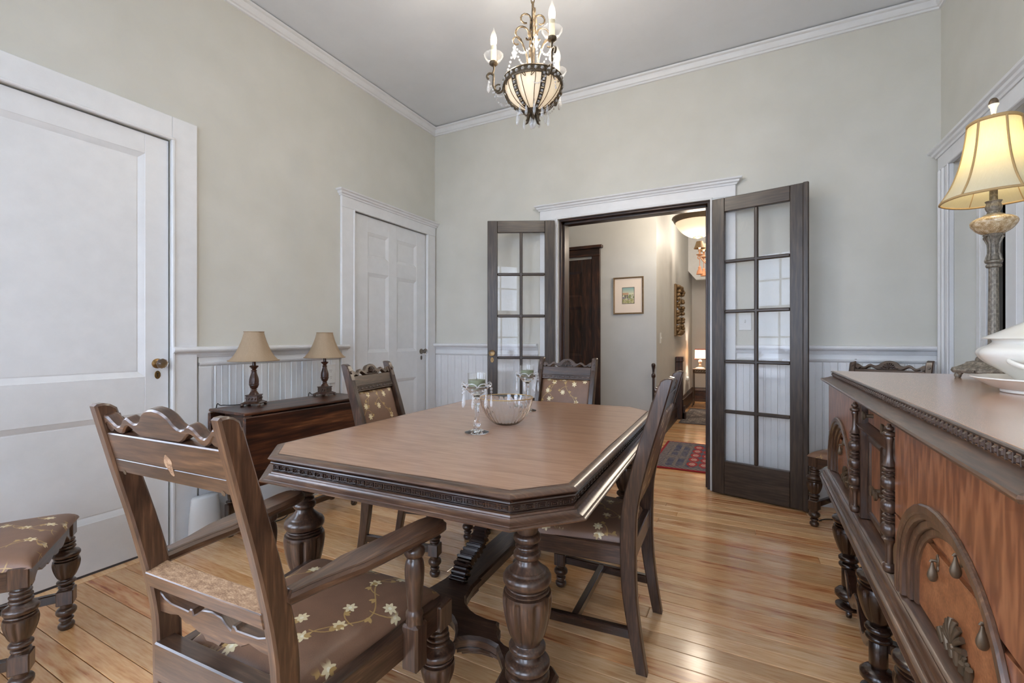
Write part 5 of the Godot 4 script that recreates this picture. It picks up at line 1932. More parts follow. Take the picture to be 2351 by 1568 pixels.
		lathe(s, [Vector2(0, 0.094), Vector2(0.012, 0.096), Vector2(0.021, 0.104), Vector2(0.021, 0.112), Vector2(0.01, 0.116), Vector2(0, 0.116)], 20, Vector3(0.19, 0, 0))
		var ar := part(l, "arm", s, M.bronze)
		s = S()
		X = xf
		lathe(s, [Vector2(0.01, 0.112), Vector2(0.022, 0.114), Vector2(0.036, 0.124), Vector2(0.049, 0.146), Vector2(0.047, 0.147), Vector2(0.034, 0.127), Vector2(0.02, 0.118), Vector2(0.01, 0.117)], 48, Vector3(0.19, 0, 0), {"y0": 0.11, "y1": 0.16, "soft": 0.01, "n": 18, "depth": 0.09})
		part(ar, "bobeche", s, M.saucer)
		s = S()
		X = xf
		tube(s, [Vector3(0.19, 0.114, 0), Vector3(0.19, 0.19, 0)], 0.0135, 14)
		part(ar, "candle_sleeve", s, M.candle)
		s = S()
		X = xf
		lathe(s, smooth_profile([Vector2(0, 0.19), Vector2(0.011, 0.192), Vector2(0.0165, 0.212), Vector2(0.014, 0.24), Vector2(0.006, 0.264), Vector2(0.001, 0.278), Vector2(0, 0.28)], 3), 16, Vector3(0.19, 0, 0))
		part(ar, "flame_bulb", s, M.bulb_glass)
		s = S()
		X = xf
		lathe(s, smooth_profile([Vector2(0, 0.205), Vector2(0.0035, 0.209), Vector2(0.0045, 0.224), Vector2(0.003, 0.238), Vector2(0, 0.243)], 3), 10, Vector3(0.19, 0, 0))
		part(ar, "filament_light", s, M.bulb)
		s = S()
		X = xf
		drop(s, Vector3(0.215, 0.028, 0), 0.065, 0.009)
		swag(s, Vector3(0.215, 0.028, 0), Vector3(0.12, -0.06, 0.06), 0.05, 11, 0.0055)
		swag(s, Vector3(0.215, 0.028, 0), Vector3(0.12, -0.06, -0.06), 0.05, 11, 0.0055)
		part(ar, "crystal_swag", s, M.prism)
		var o := OmniLight3D.new()
		add_child(o)
		o.position = c + dv * 0.19 + Vector3(0, 0.225, 0)
		o.light_color = Color(1.0, 0.95, 0.88)
		o.light_energy = 0.24
		o.light_size = 0.004
		o.omni_range = 12.0
		o.omni_attenuation = 2.0
		o.shadow_enabled = true

# ---------------------------------------------------------------- tall buffet lamp
func build_tall_lamp() -> void:
	var l := thing("buffet_lamp", "tall pewter column lamp with stone disc and lit cream bell shade on the sideboard", "lamp", Vector3(3.505, 0.985, 1.558), deg_to_rad(38))
	l.scale = Vector3(0.74, 1.0, 0.74)
	var s := S()
	for k in 4:
		X = Transform3D(Basis(Vector3.UP, TAU * k / 4 + PI / 4), Vector3.ZERO)
		lathe(s, [Vector2(0, 0), Vector2(0.01, 0), Vector2(0.014, 0.008), Vector2(0.01, 0.018), Vector2(0, 0.022)], 12, Vector3(0.118, 0, 0))
		tube(s, [Vector3(0.118, 0.01, 0.0), Vector3(0.105, 0.026, 0.02), Vector3(0.09, 0.024, 0.045), Vector3(0.075, 0.024, 0.07)], [0.01, 0.009, 0.007, 0.005], 8)
		tube(s, [Vector3(0.118, 0.01, 0.0), Vector3(0.105, 0.026, -0.02), Vector3(0.09, 0.024, -0.045), Vector3(0.075, 0.024, -0.07)], [0.01, 0.009, 0.007, 0.005], 8)
	X = Transform3D.IDENTITY
	var sq := func(r: float) -> Array: return [Vector2(-r, -r), Vector2(r, -r), Vector2(r, r), Vector2(-r, r)]
	sweep(s, [Vector2(-0.09, 0.018), Vector2(-0.002, 0.018), Vector2(0.004, 0.026), Vector2(0.0, 0.036), Vector2(-0.012, 0.04), Vector2(-0.03, 0.05), Vector2(-0.034, 0.056), Vector2(-0.05, 0.06), Vector2(-0.09, 0.061)], sq.call(0.098), true)
	lathe(s, smooth_profile([Vector2(0.062, 0.058), Vector2(0.058, 0.07), Vector2(0.044, 0.084), Vector2(0.03, 0.092), Vector2(0.028, 0.1), Vector2(0.034, 0.104), Vector2(0.024, 0.112)], 3), 32, Vector3.ZERO, {"y0": 0.06, "y1": 0.09, "soft": 0.008, "n": 9, "depth": 0.12})
	part(l, "lamp_base", s, M.pewter)
	s = S()
	lathe(s, [Vector2(0.021, 0.11), Vector2(0.019, 0.12), Vector2(0.0165, 0.36), Vector2(0.017, 0.375)], 48, Vector3.ZERO, {"y0": 0.1, "y1": 0.38, "soft": 0.01, "n": 16, "depth": 0.1})
	part(l, "fluted_column", s, M.pewter)
	s = S()
	var p := bead(0.019, 0.375, 0.388, 0.008)
	p += bead(0.02, 0.39, 0.402, 0.01)
	p += smooth_profile([Vector2(0.022, 0.404), Vector2(0.016, 0.43), Vector2(0.017, 0.455), Vector2(0.03, 0.478), Vector2(0.036, 0.486), Vector2(0.03, 0.49)], 3)
	lathe(s, p, 40, Vector3.ZERO, {"y0": 0.4, "y1": 0.488, "soft": 0.02, "n": 8, "depth": 0.16, "convex": true})
	for k in 4:
		X = Transform3D(Basis(Vector3.UP, TAU * k / 4), Vector3.ZERO)
		tube(s, [Vector3(0.03, 0.398, 0), Vector3(0.021, 0.425, 0), Vector3(0.022, 0.455, 0), Vector3(0.036, 0.482, 0), Vector3(0.038, 0.474, 0)], [0.006, 0.004, 0.004, 0.006, 0.004], 8)
	part(l, "leaf_capital", s, M.pewter)
	s = S()
	lathe(s, smooth_profile([Vector2(0, 0.486), Vector2(0.03, 0.488), Vector2(0.06, 0.502), Vector2(0.079, 0.525), Vector2(0.07, 0.54), Vector2(0.04, 0.549), Vector2(0, 0.55)], 4), 36)
	part(l, "stone_disc", s, M.stone)
	s = S()
	p = [Vector2(0, 0.546), Vector2(0.04, 0.546), Vector2(0.036, 0.553), Vector2(0.022, 0.558), Vector2(0.021, 0.566)]
	p += smooth_profile([Vector2(0.024, 0.568), Vector2(0.029, 0.58), Vector2(0.024, 0.592), Vector2(0.029, 0.6), Vector2(0.024, 0.601)], 3)
	p += [Vector2(0.014, 0.6), Vector2(0.0135, 0.645), Vector2(0.016, 0.648), Vector2(0, 0.648)]
	lathe(s, p, 32, Vector3.ZERO, {"y0": 0.57, "y1": 0.61, "soft": 0.02, "n": 8, "depth": 0.08})
	part(l, "cup_and_neck", s, M.pewter)
	s = S()
	lathe(s, [Vector2(0, 0.646), Vector2(0.02, 0.646), Vector2(0.033, 0.654), Vector2(0.03, 0.664), Vector2(0.02, 0.668), Vector2(0, 0.668)], 8)
	part(l, "crystal_collar", s, M.crystal)
	s = S()
	shade_mesh(s, smooth_profile([Vector2(0.182, 0.612), Vector2(0.142, 0.665), Vector2(0.113, 0.73), Vector2(0.095, 0.8), Vector2(0.085, 0.868)], 4), 6, 0.0025, 6, 0.03)
	var sh := part(l, "lamp_shade", s, M.litshade)
	s = S()
	for q in [[0.182, 0.612, 0.0045], [0.086, 0.868, 0.006]]:
		var ring := []
		for k in 36:
			var u := fposmod(float(k), 6.0) / 6.0
			var r: float = q[0] * (1.0 - 0.03 * (1.0 - pow(absf(2 * u - 1), 2)))
			ring.append(Vector3(r * cos(TAU * k / 36), q[1], -r * sin(TAU * k / 36)))
		tube(s, ring, q[2], 6, true)
	var pr := smooth_profile([Vector2(0.183, 0.612), Vector2(0.143, 0.665), Vector2(0.114, 0.73), Vector2(0.096, 0.8), Vector2(0.086, 0.868)], 4)
	for k in 6:
		X = Transform3D(Basis(Vector3.UP, TAU * k / 6), Vector3.ZERO)
		tube(s, pr.map(func(v): return Vector3(v.x, v.y, 0)), 0.0042, 6)
	part(sh, "shade_ribs", s, M.trim)
	s = S()
	tube(s, [Vector3(0, 0.66, 0), Vector3(0, 0.9, 0)], 0.0035, 6)
	for k in 4:
		X = Transform3D(Basis(Vector3.UP, TAU * k / 4), Vector3.ZERO)
		tube(s, [Vector3(0, 0.862, 0), Vector3(0.084, 0.868, 0)], 0.0015, 5)
	part(l, "harp", s, M.brass)
	s = S()
	lathe(s, smooth_profile([Vector2(0, 0.73), Vector2(0.014, 0.734), Vector2(0.03, 0.77), Vector2(0.026, 0.8), Vector2(0, 0.815)], 4), 20)
	part(l, "bulb_light", s, glow(Color(1.0, 0.95, 0.85), 2.0))
	s = S()
	lathe(s, [Vector2(0, 0.895), Vector2(0.008, 0.896), Vector2(0.012, 0.915), Vector2(0.019, 0.926), Vector2(0.016, 0.928), Vector2(0, 0.928)], 16)
	part(l, "finial_cup", s, M.porcelain)
	s = S()
	lathe(s, smooth_profile([Vector2(0.017, 0.926), Vector2(0.0165, 0.936), Vector2(0.01, 0.946), Vector2(0, 0.949)], 3), 16)
	part(l, "finial", s, M.antique)
	var o := OmniLight3D.new()
	add_child(o)
	o.position = Vector3(3.505, 0.985 + 0.77, 1.558)
	o.light_color = Color(1.0, 0.95, 0.86)
	o.light_energy = 0.045
	o.light_size = 0.025
	o.omni_range = 12.0
	o.omni_attenuation = 2.0
	o.shadow_enabled = true

# ---------------------------------------------------------------- on the dining table
func build_tableware() -> void:
	for q in [[Vector3(1.843, 0.7602, 2.18), "cut-glass candlestick with hanging prisms and green votive, standing in front of the crystal bowl"], [Vector3(1.787, 0.7602, 1.614), "cut-glass candlestick with hanging prisms and green votive, standing behind the crystal bowl"]]:
		var c := thing("candlestick", q[1], "candlestick", q[0], 0.2, "pair of glass candlesticks")
		var s := S()
		var p := [Vector2(0, 0), Vector2(0.046, 0), Vector2(0.047, 0.003), Vector2(0.03, 0.008), Vector2(0.013, 0.014), Vector2(0.011, 0.022), Vector2(0.014, 0.03), Vector2(0.0145, 0.036), Vector2(0.01, 0.042), Vector2(0.0085, 0.05), Vector2(0.0085, 0.1), Vector2(0.01, 0.106), Vector2(0.013, 0.113), Vector2(0.01, 0.12), Vector2(0.0095, 0.132), Vector2(0.012, 0.14), Vector2(0.03, 0.156), Vector2(0.044, 0.17), Vector2(0.056, 0.178), Vector2(0.054, 0.181), Vector2(0.04, 0.176), Vector2(0.034, 0.166), Vector2(0, 0.164)]
		lathe(s, p, 24)
		part(c, "glass_stem", s, M.crystal)
		s = S()
		for k in 8:
			X = Transform3D(Basis(Vector3.UP, TAU * k / 8), Vector3.ZERO)
			var r := []
			for i in 9:
				var t := deg_to_rad(-10 + 200.0 * i / 8)
				r.append(Vector3(0.052 + 0.004 * sin(t), 0.177 + 0.014 * sin(t), 0.02 * cos(t)))
			tube(s, r, 0.0022, 6)
		part(c, "scalloped_rim", s, M.prism)
		for k in 7:
			s = S()
			X = Transform3D(Basis(Vector3.UP, TAU * k / 7 + 0.3), Vector3.ZERO)
			for e in [0.168, 0.156]:
				lathe(s, [Vector2(0, -0.006), Vector2(0.005, -0.003), Vector2(0.005, 0.003), Vector2(0, 0.006)], 6, Vector3(0.056, e, 0))
			drop(s, Vector3(0.056, 0.15, 0), 0.056, 0.0058)
			part(c, "prism", s, M.prism)
		var v := thing("votive_candle", "green wax votive in clear glass cup on the candlestick " + ("in front of" if q[0].z > 2 else "behind") + " the crystal bowl", "candle", q[0] + Vector3(0, 0.1665, 0), 0.0, "green votives")
		s = S()
		lathe(s, [Vector2(0, 0.0), Vector2(0.032, 0.0), Vector2(0.0345, 0.004), Vector2(0.0355, 0.062), Vector2(0.0335, 0.062), Vector2(0.0325, 0.005), Vector2(0, 0.004)], 28)
		part(v, "glass_cup", s, M.cup)
		s = S()
		lathe(s, [Vector2(0, 0.005), Vector2(0.032, 0.005), Vector2(0.033, 0.036), Vector2(0.026, 0.0345), Vector2(0, 0.0345)], 28)
		part(v, "wax", s, M.wax)
		s = S()
		tube(s, [Vector3(0, 0.034, 0), Vector3(0.001, 0.04, 0), Vector3(-0.001, 0.045, 0)], 0.0011, 6)
		part(v, "wick", s, M.wick)
	var b := thing("crystal_bowl", "clear fluted crystal bowl with thin gold rim in the middle of the dining table", "bowl", Vector3(1.868, 0.7602, 1.985))
	var s := S()
	var o := smooth_profile([Vector2(0.0, 0.0), Vector2(0.036, 0.001), Vector2(0.062, 0.014), Vector2(0.09, 0.046), Vector2(0.105, 0.08), Vector2(0.112, 0.114)], 4)
	var i := smooth_profile([Vector2(0.109, 0.114), Vector2(0.101, 0.081), Vector2(0.086, 0.05), Vector2(0.06, 0.02), Vector2(0.034, 0.008), Vector2(0.0, 0.007)], 4)
	lathe(s, o + [Vector2(0.109, 0.114)], 192, Vector3.ZERO, {"y0": 0.003, "y1": 0.098, "soft": 0.03, "n": 32, "depth": 0.03})
	lathe(s, i, 192)
	part(b, "fluted_glass", s, M.crystal)
	s = S()
	var ring := []
	for k in 60:
		ring.append(Vector3(cos(TAU * k / 60) * 0.1105, 0.1148, sin(TAU * k / 60) * 0.1105))
	tube(s, ring, 0.0017, 6, true)
	part(b, "gold_rim", s, M.rim_gold)
	# porcelain on the sideboard
	var pl := thing("platter", "white oval porcelain platter under the tureen on the sideboard", "platter", Vector3(3.425, 0.9852, 2.085), deg_to_rad(8))
	pl.scale = Vector3(0.84, 1.0, 0.84)
	s = S()
	X = Transform3D(Basis.from_scale(Vector3(1.0, 1.0, 1.1)), Vector3.ZERO)
	lathe(s, [Vector2(0, 0.0), Vector2(0.1, 0.0), Vector2(0.104, 0.002), Vector2(0.104, 0.008), Vector2(0.125, 0.014), Vector2(0.155, 0.03), Vector2(0.17, 0.036), Vector2(0.169, 0.039), Vector2(0.15, 0.035), Vector2(0.12, 0.02), Vector2(0.1, 0.013), Vector2(0, 0.012)], 48, Vector3.ZERO, {"y0": 0.02, "y1": 0.05, "soft": 0.012, "n": 16, "depth": 0.03, "convex": true})
	part(pl, "dish", s, M.porcelain)
	var tu := thing("soup_tureen", "white lidded porcelain soup tureen with loop handle standing on the platter", "tureen", Vector3(3.425, 0.9984, 2.085), deg_to_rad(8))
	tu.scale = Vector3(0.84, 1.0, 0.84)
	s = S()
	X = Transform3D(Basis.from_scale(Vector3(0.92, 1.0, 1.1)), Vector3.ZERO)
	lathe(s, smooth_profile([Vector2(0, 0.0), Vector2(0.07, 0.0), Vector2(0.075, 0.006), Vector2(0.08, 0.02), Vector2(0.11, 0.04), Vector2(0.15, 0.062), Vector2(0.168, 0.082), Vector2(0.162, 0.096), Vector2(0.138, 0.106), Vector2(0.128, 0.115), Vector2(0.134, 0.124)], 3), 48, Vector3.ZERO, {"y0": 0.02, "y1": 0.125, "soft": 0.03, "n": 8, "depth": 0.05, "convex": true})
	part(tu, "bowl", s, M.porcelain)
	s = S()
	X = Transform3D(Basis.from_scale(Vector3(0.92, 1.0, 1.1)), Vector3.ZERO)
	lathe(s, smooth_profile([Vector2(0, 0.118), Vector2(0.12, 0.12), Vector2(0.148, 0.122), Vector2(0.15, 0.125), Vector2(0.12, 0.138), Vector2(0.07, 0.16), Vector2(0.03, 0.172), Vector2(0.012, 0.178), Vector2(0.018, 0.19), Vector2(0.022, 0.2), Vector2(0.014, 0.212), Vector2(0, 0.216)], 3), 48, Vector3.ZERO, {"y0": 0.121, "y1": 0.17, "soft": 0.02, "n": 8, "depth": 0.04, "convex": true})
	part(tu, "lid", s, M.porcelain)
	for sg in [-1.0, 1.0]:
		s = S()
		tube(s, smooth_path([Vector3(0.0, 0.045, 0.12 * sg), Vector3(0, 0.05, 0.19 * sg), Vector3(0, 0.085, 0.215 * sg), Vector3(0, 0.1, 0.175 * sg)], 4), 0.0075, 8)
		part(tu, "handle", s, M.porcelain)
	s = S()
	X = Transform3D(Basis.IDENTITY, Vector3.ZERO)
	tube(s, smooth_path([Vector3(-0.118, 0.075, 0.03), Vector3(-0.135, 0.066, 0.075), Vector3(-0.13, 0.056, 0.12), Vector3(-0.11, 0.05, 0.15)], 4), [0.003, 0.004, 0.005, 0.006, 0.006, 0.006, 0.006, 0.006, 0.006, 0.006, 0.005, 0.004, 0.003], 8)
	part(tu, "ladle_handle", s, M.porcelain)

# ---------------------------------------------------------------- hall furnishings
func sheet(s: SurfaceTool, a: Vector3, b: Vector3, c: Vector3, d: Vector3) -> void:
	# upper-left, upper-right, lower-right, lower-left with texture coordinates
	s.set_smooth_group(-1)
	for k in [[a, Vector2(0, 0)], [b, Vector2(1, 0)], [c, Vector2(1, 1)], [a, Vector2(0, 0)], [c, Vector2(1, 1)], [d, Vector2(0, 1)]]:
		s.set_uv(k[1])
		s.add_vertex(X * k[0])

func rug_texture(kind: int) -> ImageTexture:
	var w := 384
	var h := 384
	var im := Image.create(w, h, false, Image.FORMAT_RGB8)
	var nb := noise_bytes(512, 31 + kind, 0.08, 3)
	var nc := noise_bytes(512, 41 + kind, 0.012, 3)
	for y in h:
		for x in w:
			var v := (nb[y * 512 + x] - 127) / 255.0
			var g := (nc[y * 512 + x]) / 255.0
			var c: Color
			if kind == 0:
				var e := mini(mini(x, w - 1 - x), mini(y, h - 1 - y))
				c = rgb(66, 72, 96).lerp(rgb(120, 108, 104), clampf(g * 1.4 - 0.3, 0, 1))
				if e < 8:
					c = rgb(140, 24, 34)
				elif e < 34:
					c = rgb(132, 118, 108) if (x / 9 + y / 9) % 2 == 0 else rgb(84, 84, 100)
				elif x < 118 and (x / 12) % 3 == 0:
					c = rgb(140, 124, 108).lerp(c, g)
				if x > 118 and e > 36:
					var qx := fposmod(x - 118.0, 42.0) - 21.0
					var qy := (fposmod(y - 40.0, 60.0) - 30.0) * 0.68
					var r := sqrt(qx * qx + qy * qy) * 1.5
					if r < 29 and r > 17:
						c = rgb(156, 44, 48)
					elif r <= 17:
						c = rgb(186, 172, 164) if (int(qx + 40) / 5 + int(qy + 40) / 5) % 2 == 0 else rgb(170, 90, 86)
			else:
				c = rgb(92, 84, 80).lerp(rgb(140, 130, 122), clampf(g * 2.0 - 0.5, 0, 1))
				var e2 := mini(mini(x, w - 1 - x), mini(y, h - 1 - y))
				if e2 < 10 or (e2 > 44 and e2 < 50):
					c = rgb(80, 74, 74)
				elif e2 <= 44 and (x / 14 + y / 14) % 2 == 0:
					c = c.lerp(rgb(70, 66, 70), 0.5)
				elif sin(x * 0.16) * sin(y * 0.16) > 0.45:
					c = c.lerp(rgb(74, 70, 76), 0.6)
			im.set_pixel(x, y, Color(clampf(c.r + v * 0.16, 0, 1), clampf(c.g + v * 0.16, 0, 1), clampf(c.b + v * 0.16, 0, 1)))
	return ImageTexture.create_from_image(im)

func rug(label: String, x0: float, z0: float, x1: float, z1: float, kind: int, edge: Color) -> void:
	var r := thing("rug", label, "rug", Vector3(x0, 0, z0))
	var s := S()
	bc(s, Vector3(0, 0.0005, 0), Vector3(x1 - x0, 0.009, z1 - z0), 0.003)
	part(r, "backing", s, mat(edge, 0.95))
	s = S()
	sheet(s, Vector3(0.006, 0.0095, 0.006), Vector3(x1 - x0 - 0.006, 0.0095, 0.006), Vector3(x1 - x0 - 0.006, 0.0095, z1 - z0 - 0.006), Vector3(0.006, 0.0095, z1 - z0 - 0.006))
	var m := mat(Color.WHITE, 0.95)
	m.albedo_texture = rug_texture(kind)
	part(r, "pile", s, m)

func print_texture() -> ImageTexture:
	var w := 96
	var h := 128
	var im := Image.create(w, h, false, Image.FORMAT_RGB8)
	var nb := noise_bytes(512, 51, 0.03, 4)
	for y in h:
		for x in w:
			var g := nb[y * 512 + x] / 255.0
			var c := rgb(206, 204, 176).lerp(rgb(120, 158, 160), clampf(1.0 - y / 50.0, 0, 1) * 0.9)
			if y > 40 and y < 58 and x < 50:
				c = rgb(188, 150, 120)
			if y > 56 and g > 0.5:
				c = rgb(128, 136, 96)
			if y > 56 and g < 0.36:
				c = rgb(120, 110, 130)
			if y > 92:
				c = c.lerp(rgb(176, 164, 110), 0.5)
			if y > 60 and y < 86 and x > 8 and x < 44 and (x / 9) % 2 == 0:
				c = rgb(90, 78, 84)
			im.set_pixel(x, y, c)
	return ImageTexture.create_from_image(im)

func hall_light(p: Vector3, e: float, sz := 0.05) -> void:
	var o := OmniLight3D.new()
	add_child(o)
	o.position = p
	o.light_color = Color(1.0, 0.94, 0.86)
	o.light_energy = e
	o.light_size = sz
	o.omni_range = 12.0
	o.omni_attenuation = 2.0
	o.shadow_enabled = true

func build_hall_things() -> void:
	rug("red and blue medallion rug with red edging on the hall floor just past the opening", 2.0, -1.52, 2.92, -0.42, 0, rgb(150, 30, 38))
	rug("small grey patterned rug farther down the hall near the iron stand", 1.96, -4.1, 2.6, -2.7, 1, rgb(90, 82, 80))
	# framed print
	var f := thing("framed_print", "small framed print in a wide cream mat on the grey hall wall", "picture", Vector3(1.572, 1.612, HZ))
	var s := S()
	rect_mould(s, [Vector2(-0.016, 0.0), Vector2(-0.016, 0.012), Vector2(-0.012, 0.018), Vector2(-0.002, 0.02), Vector2(0.0, 0.016), Vector2(0.0, 0.0)], -0.17, -0.21, 0.17, 0.21)
	part(f, "picture_frame", s, M.gold)
	s = S()
	bc(s, Vector3(-0.158, -0.198, 0.001), Vector3(0.158, 0.198, 0.007))
	part(f, "mat_board", s, mat(rgb(228, 214, 200), 0.8))
	s = S()
	bc(s, Vector3(-0.07, -0.094, 0.006), Vector3(0.07, 0.094, 0.0078))
	part(f, "print_border", s, mat(rgb(90, 84, 78), 0.8))
	s = S()
	sheet(s, Vector3(-0.064, 0.088, 0.0082), Vector3(0.064, 0.088, 0.0082), Vector3(0.064, -0.088, 0.0082), Vector3(-0.064, -0.088, 0.0082))
	var pm := mat(Color.WHITE, 0.7)
	pm.albedo_texture = print_texture()
	part(f, "print", s, pm)
	# carved mirror on the side wall of the hall
	var mi := thing("hall_mirror", "ornate carved gilt mirror on the hall's side wall", "mirror", Vector3(CX, 1.52, -3.2), PI / 2)
	s = S()
	bc(s, Vector3(-0.3, -0.36, 0.0), Vector3(0.3, 0.36, 0.03), 0.006)
	part(mi, "frame_back", s, M.gold)
	s = S()
	var rr := RandomNumberGenerator.new()
	rr.seed = 5
	for k in 46:
		var t := k / 46.0 * 4.0
		var sd := int(t)
		var u := (t - sd) * 2.0 - 1.0
		var c: Vector2 = [Vector2(u * 0.25, 0.31), Vector2(0.25, -u * 0.31), Vector2(-u * 0.25, -0.31), Vector2(-0.25, u * 0.31)][sd]
		lathe(s, [Vector2(0, -0.03), Vector2(0.026, -0.02), Vector2(0.034, 0.0), Vector2(0.024, 0.02), Vector2(0, 0.03)], 7, Vector3(c.x + rr.randf_range(-0.02, 0.02), c.y + rr.randf_range(-0.02, 0.02), 0.036 + rr.randf_range(0, 0.02)))
	part(mi, "carved_frame", s, M.gold)
	s = S()
	bc(s, Vector3(-0.2, -0.27, 0.03), Vector3(0.2, 0.27, 0.034))
	part(mi, "mirror_glass", s, mat(rgb(210, 216, 224), 0.03, 1.0))
	# bowl ceiling light
	var b := Vector3(2.354, 2.07, -0.963)
	var l := thing("hall_bowl_light", "wide frosted glass bowl ceiling light with brown rim in the hall", "ceiling light", b)
	l.scale = Vector3(0.9, 1.0, 0.9)
	s = S()
	lathe(s, smooth_profile([Vector2(0, 0.012), Vector2(0.08, 0.022), Vector2(0.16, 0.07), Vector2(0.21, 0.13), Vector2(0.225, 0.165)], 4), 40)
	part(l, "glass_bowl_light", s, glow(Color(1.0, 0.88, 0.72), 0.75, rgb(240, 228, 208)))
	s = S()
	var ring := []
	for k in 48:
		ring.append(Vector2(cos(TAU * k / 48), sin(TAU * k / 48)) * 0.225)
	sweep(s, [Vector2(-0.006, 0.158), Vector2(0.004, 0.158), Vector2(0.014, 0.17), Vector2(0.026, 0.196), Vector2(0.034, 0.2), Vector2(0.03, 0.21), Vector2(-0.006, 0.212)], ring, true)
	part(l, "rim", s, mat(rgb(120, 104, 84), 0.5, 0.2))
	s = S()
	lathe(s, [Vector2(0, -0.004), Vector2(0.012, 0.0), Vector2(0.05, 0.012), Vector2(0.05, 0.02), Vector2(0, 0.022)], 24)
	part(l, "finial", s, mat(rgb(120, 104, 84), 0.5, 0.2))
	s = S()
	tube(s, [Vector3(0, 0.02, 0), Vector3(0, 1.13, 0)], 0.007, 10)
	for k in 3:
		X = Transform3D(Basis(Vector3.UP, TAU * k / 3), Vector3.ZERO)
		tube(s, [Vector3(0.235, 0.205, 0), Vector3(0.03, 0.34, 0), Vector3(0, 0.36, 0)], 0.004, 6)
	X = Transform3D.IDENTITY
	lathe(s, [Vector2(0, 1.1), Vector2(0.03, 1.105), Vector2(0.06, 1.13), Vector2(0.06, 1.14), Vector2(0, 1.14)], 24)
	part(l, "stem", s, mat(rgb(120, 104, 84), 0.5, 0.2))
	hall_light(b + Vector3(0, 0.42, 0), 1.0, 0.12)
	hall_light(b + Vector3(0, -0.12, 0), 0.3, 0.1)
	# shaded chandelier deeper in the hall
	var cc := Vector3(2.41, 2.2, -2.78)
	var h := thing("hall_chandelier", "peach hall chandelier with patterned shades and tassels behind the bowl light", "chandelier", cc)
	var peach := mat(rgb(206, 158, 124), 0.6)
	s = S()
	lathe(s, smooth_profile([Vector2(0, -0.12), Vector2(0.02, -0.1), Vector2(0.035, -0.05), Vector2(0.02, 0.02), Vector2(0.03, 0.08), Vector2(0.012, 0.14), Vector2(0.008, 0.4)], 3), 20)
	tube(s, [Vector3(0, 0.38, 0), Vector3(0, 1.01, 0)], 0.008, 8)
	part(h, "centre_stem", s, peach)
	for k in 6:
		var a := TAU * k / 6 + 0.35
		s = S()
		X = Transform3D(Basis(Vector3.UP, a), Vector3.ZERO)
		tube(s, smooth_path([Vector3(0.02, -0.06, 0), Vector3(0.09, -0.11, 0), Vector3(0.16, -0.06, 0), Vector3(0.2, 0.0, 0), Vector3(0.225, -0.02, 0), Vector3(0.205, -0.04, 0)], 4), 0.008, 7)
		lathe(s, [Vector2(0, 0.0), Vector2(0.02, 0.004), Vector2(0.045, 0.02), Vector2(0.04, 0.024), Vector2(0.012, 0.022), Vector2(0.012, 0.09), Vector2(0, 0.09)], 16, Vector3(0.2, 0.0, 0))
		var ar := part(h, "arm", s, peach)
		s = S()
		X = Transform3D(Basis(Vector3.UP, a), Vector3(0, 0, 0))
		X = X * Transform3D(Basis.IDENTITY, Vector3(0.2, 0, 0))
		shade_mesh(s, [Vector2(0.074, 0.1), Vector2(0.056, 0.14), Vector2(0.042, 0.19)], 8)
		part(ar, "lamp_shade", s, tri_mat(M.gold.albedo_texture, Vector3(18, 18, 18), 0.8))
		s = S()
		X = Transform3D(Basis(Vector3.UP, a), Vector3.ZERO)
		lathe(s, [Vector2(0, 0.09), Vector2(0.012, 0.095), Vector2(0.016, 0.115), Vector2(0.01, 0.14), Vector2(0, 0.15)], 12, Vector3(0.2, 0, 0))
		part(ar, "bulb_light", s, glow(Color(1.0, 0.85, 0.65), 3.0))
		s = S()
		X = Transform3D(Basis(Vector3.UP, a), Vector3.ZERO)
		tube(s, [Vector3(0.2, -0.02, 0), Vector3(0.2, -0.13, 0)], 0.004, 6)
		lathe(s, [Vector2(0, -0.24), Vector2(0.042, -0.238), Vector2(0.034, -0.2), Vector2(0.016, -0.165), Vector2(0.02, -0.15), Vector2(0.012, -0.135), Vector2(0, -0.13)], 14, Vector3(0.2, 0, 0), {"y0": -0.245, "y1": -0.15, "soft": 0.02, "n": 14, "depth": 0.15, "convex": true})
		part(ar, "tassel", s, mat(rgb(214, 150, 112), 0.85))
	hall_light(cc + Vector3(0, 0.3, 0), 0.7, 0.1)
	# iron stand and lit lamp
	var st := thing("iron_stand", "tall thin iron stand with square top at the hall's far end", "stand", Vector3(2.085, 0, -4.42))
	var rust := mat(rgb(92, 72, 58), 0.6, 0.4)
	for sx in [-1.0, 1.0]:
		for sz in [-1.0, 1.0]:
			s = S()
			tube(s, [Vector3(0.115 * sx, 0, 0.115 * sz), Vector3(0.1 * sx, 0.05, 0.1 * sz), Vector3(0.1 * sx, 0.62, 0.1 * sz)], 0.008, 8)
			part(st, "leg", s, rust)
	s = S()
	for y in [0.1, 0.56, 0.61]:
		for a in 4:
			X = Transform3D(Basis(Vector3.UP, a * PI / 2), Vector3.ZERO)
			tube(s, [Vector3(-0.1, y, 0.1), Vector3(0.1, y, 0.1)], 0.006, 6)
	for a in 4:
		X = Transform3D(Basis(Vector3.UP, a * PI / 2), Vector3.ZERO)
		for k in 5:
			var e := []
			for i in 10:
				e.append(Vector3(-0.08 + 0.04 * k + 0.018 * cos(TAU * i / 10), 0.585 + 0.022 * sin(TAU * i / 10), 0.1))
			tube(s, e, 0.004, 5, true)
	part(st, "scroll_gallery", s, rust)
	s = S()
	bc(s, Vector3(-0.11, 0.615, -0.11), Vector3(0.11, 0.625, 0.11), 0.002)
	part(st, "top_plate", s, rust)
	var hl := thing("small_shade_lamp", "small lit lamp with pink-trimmed drum shade on the iron stand", "lamp", Vector3(2.085, 0.6252, -4.42))
	s = S()
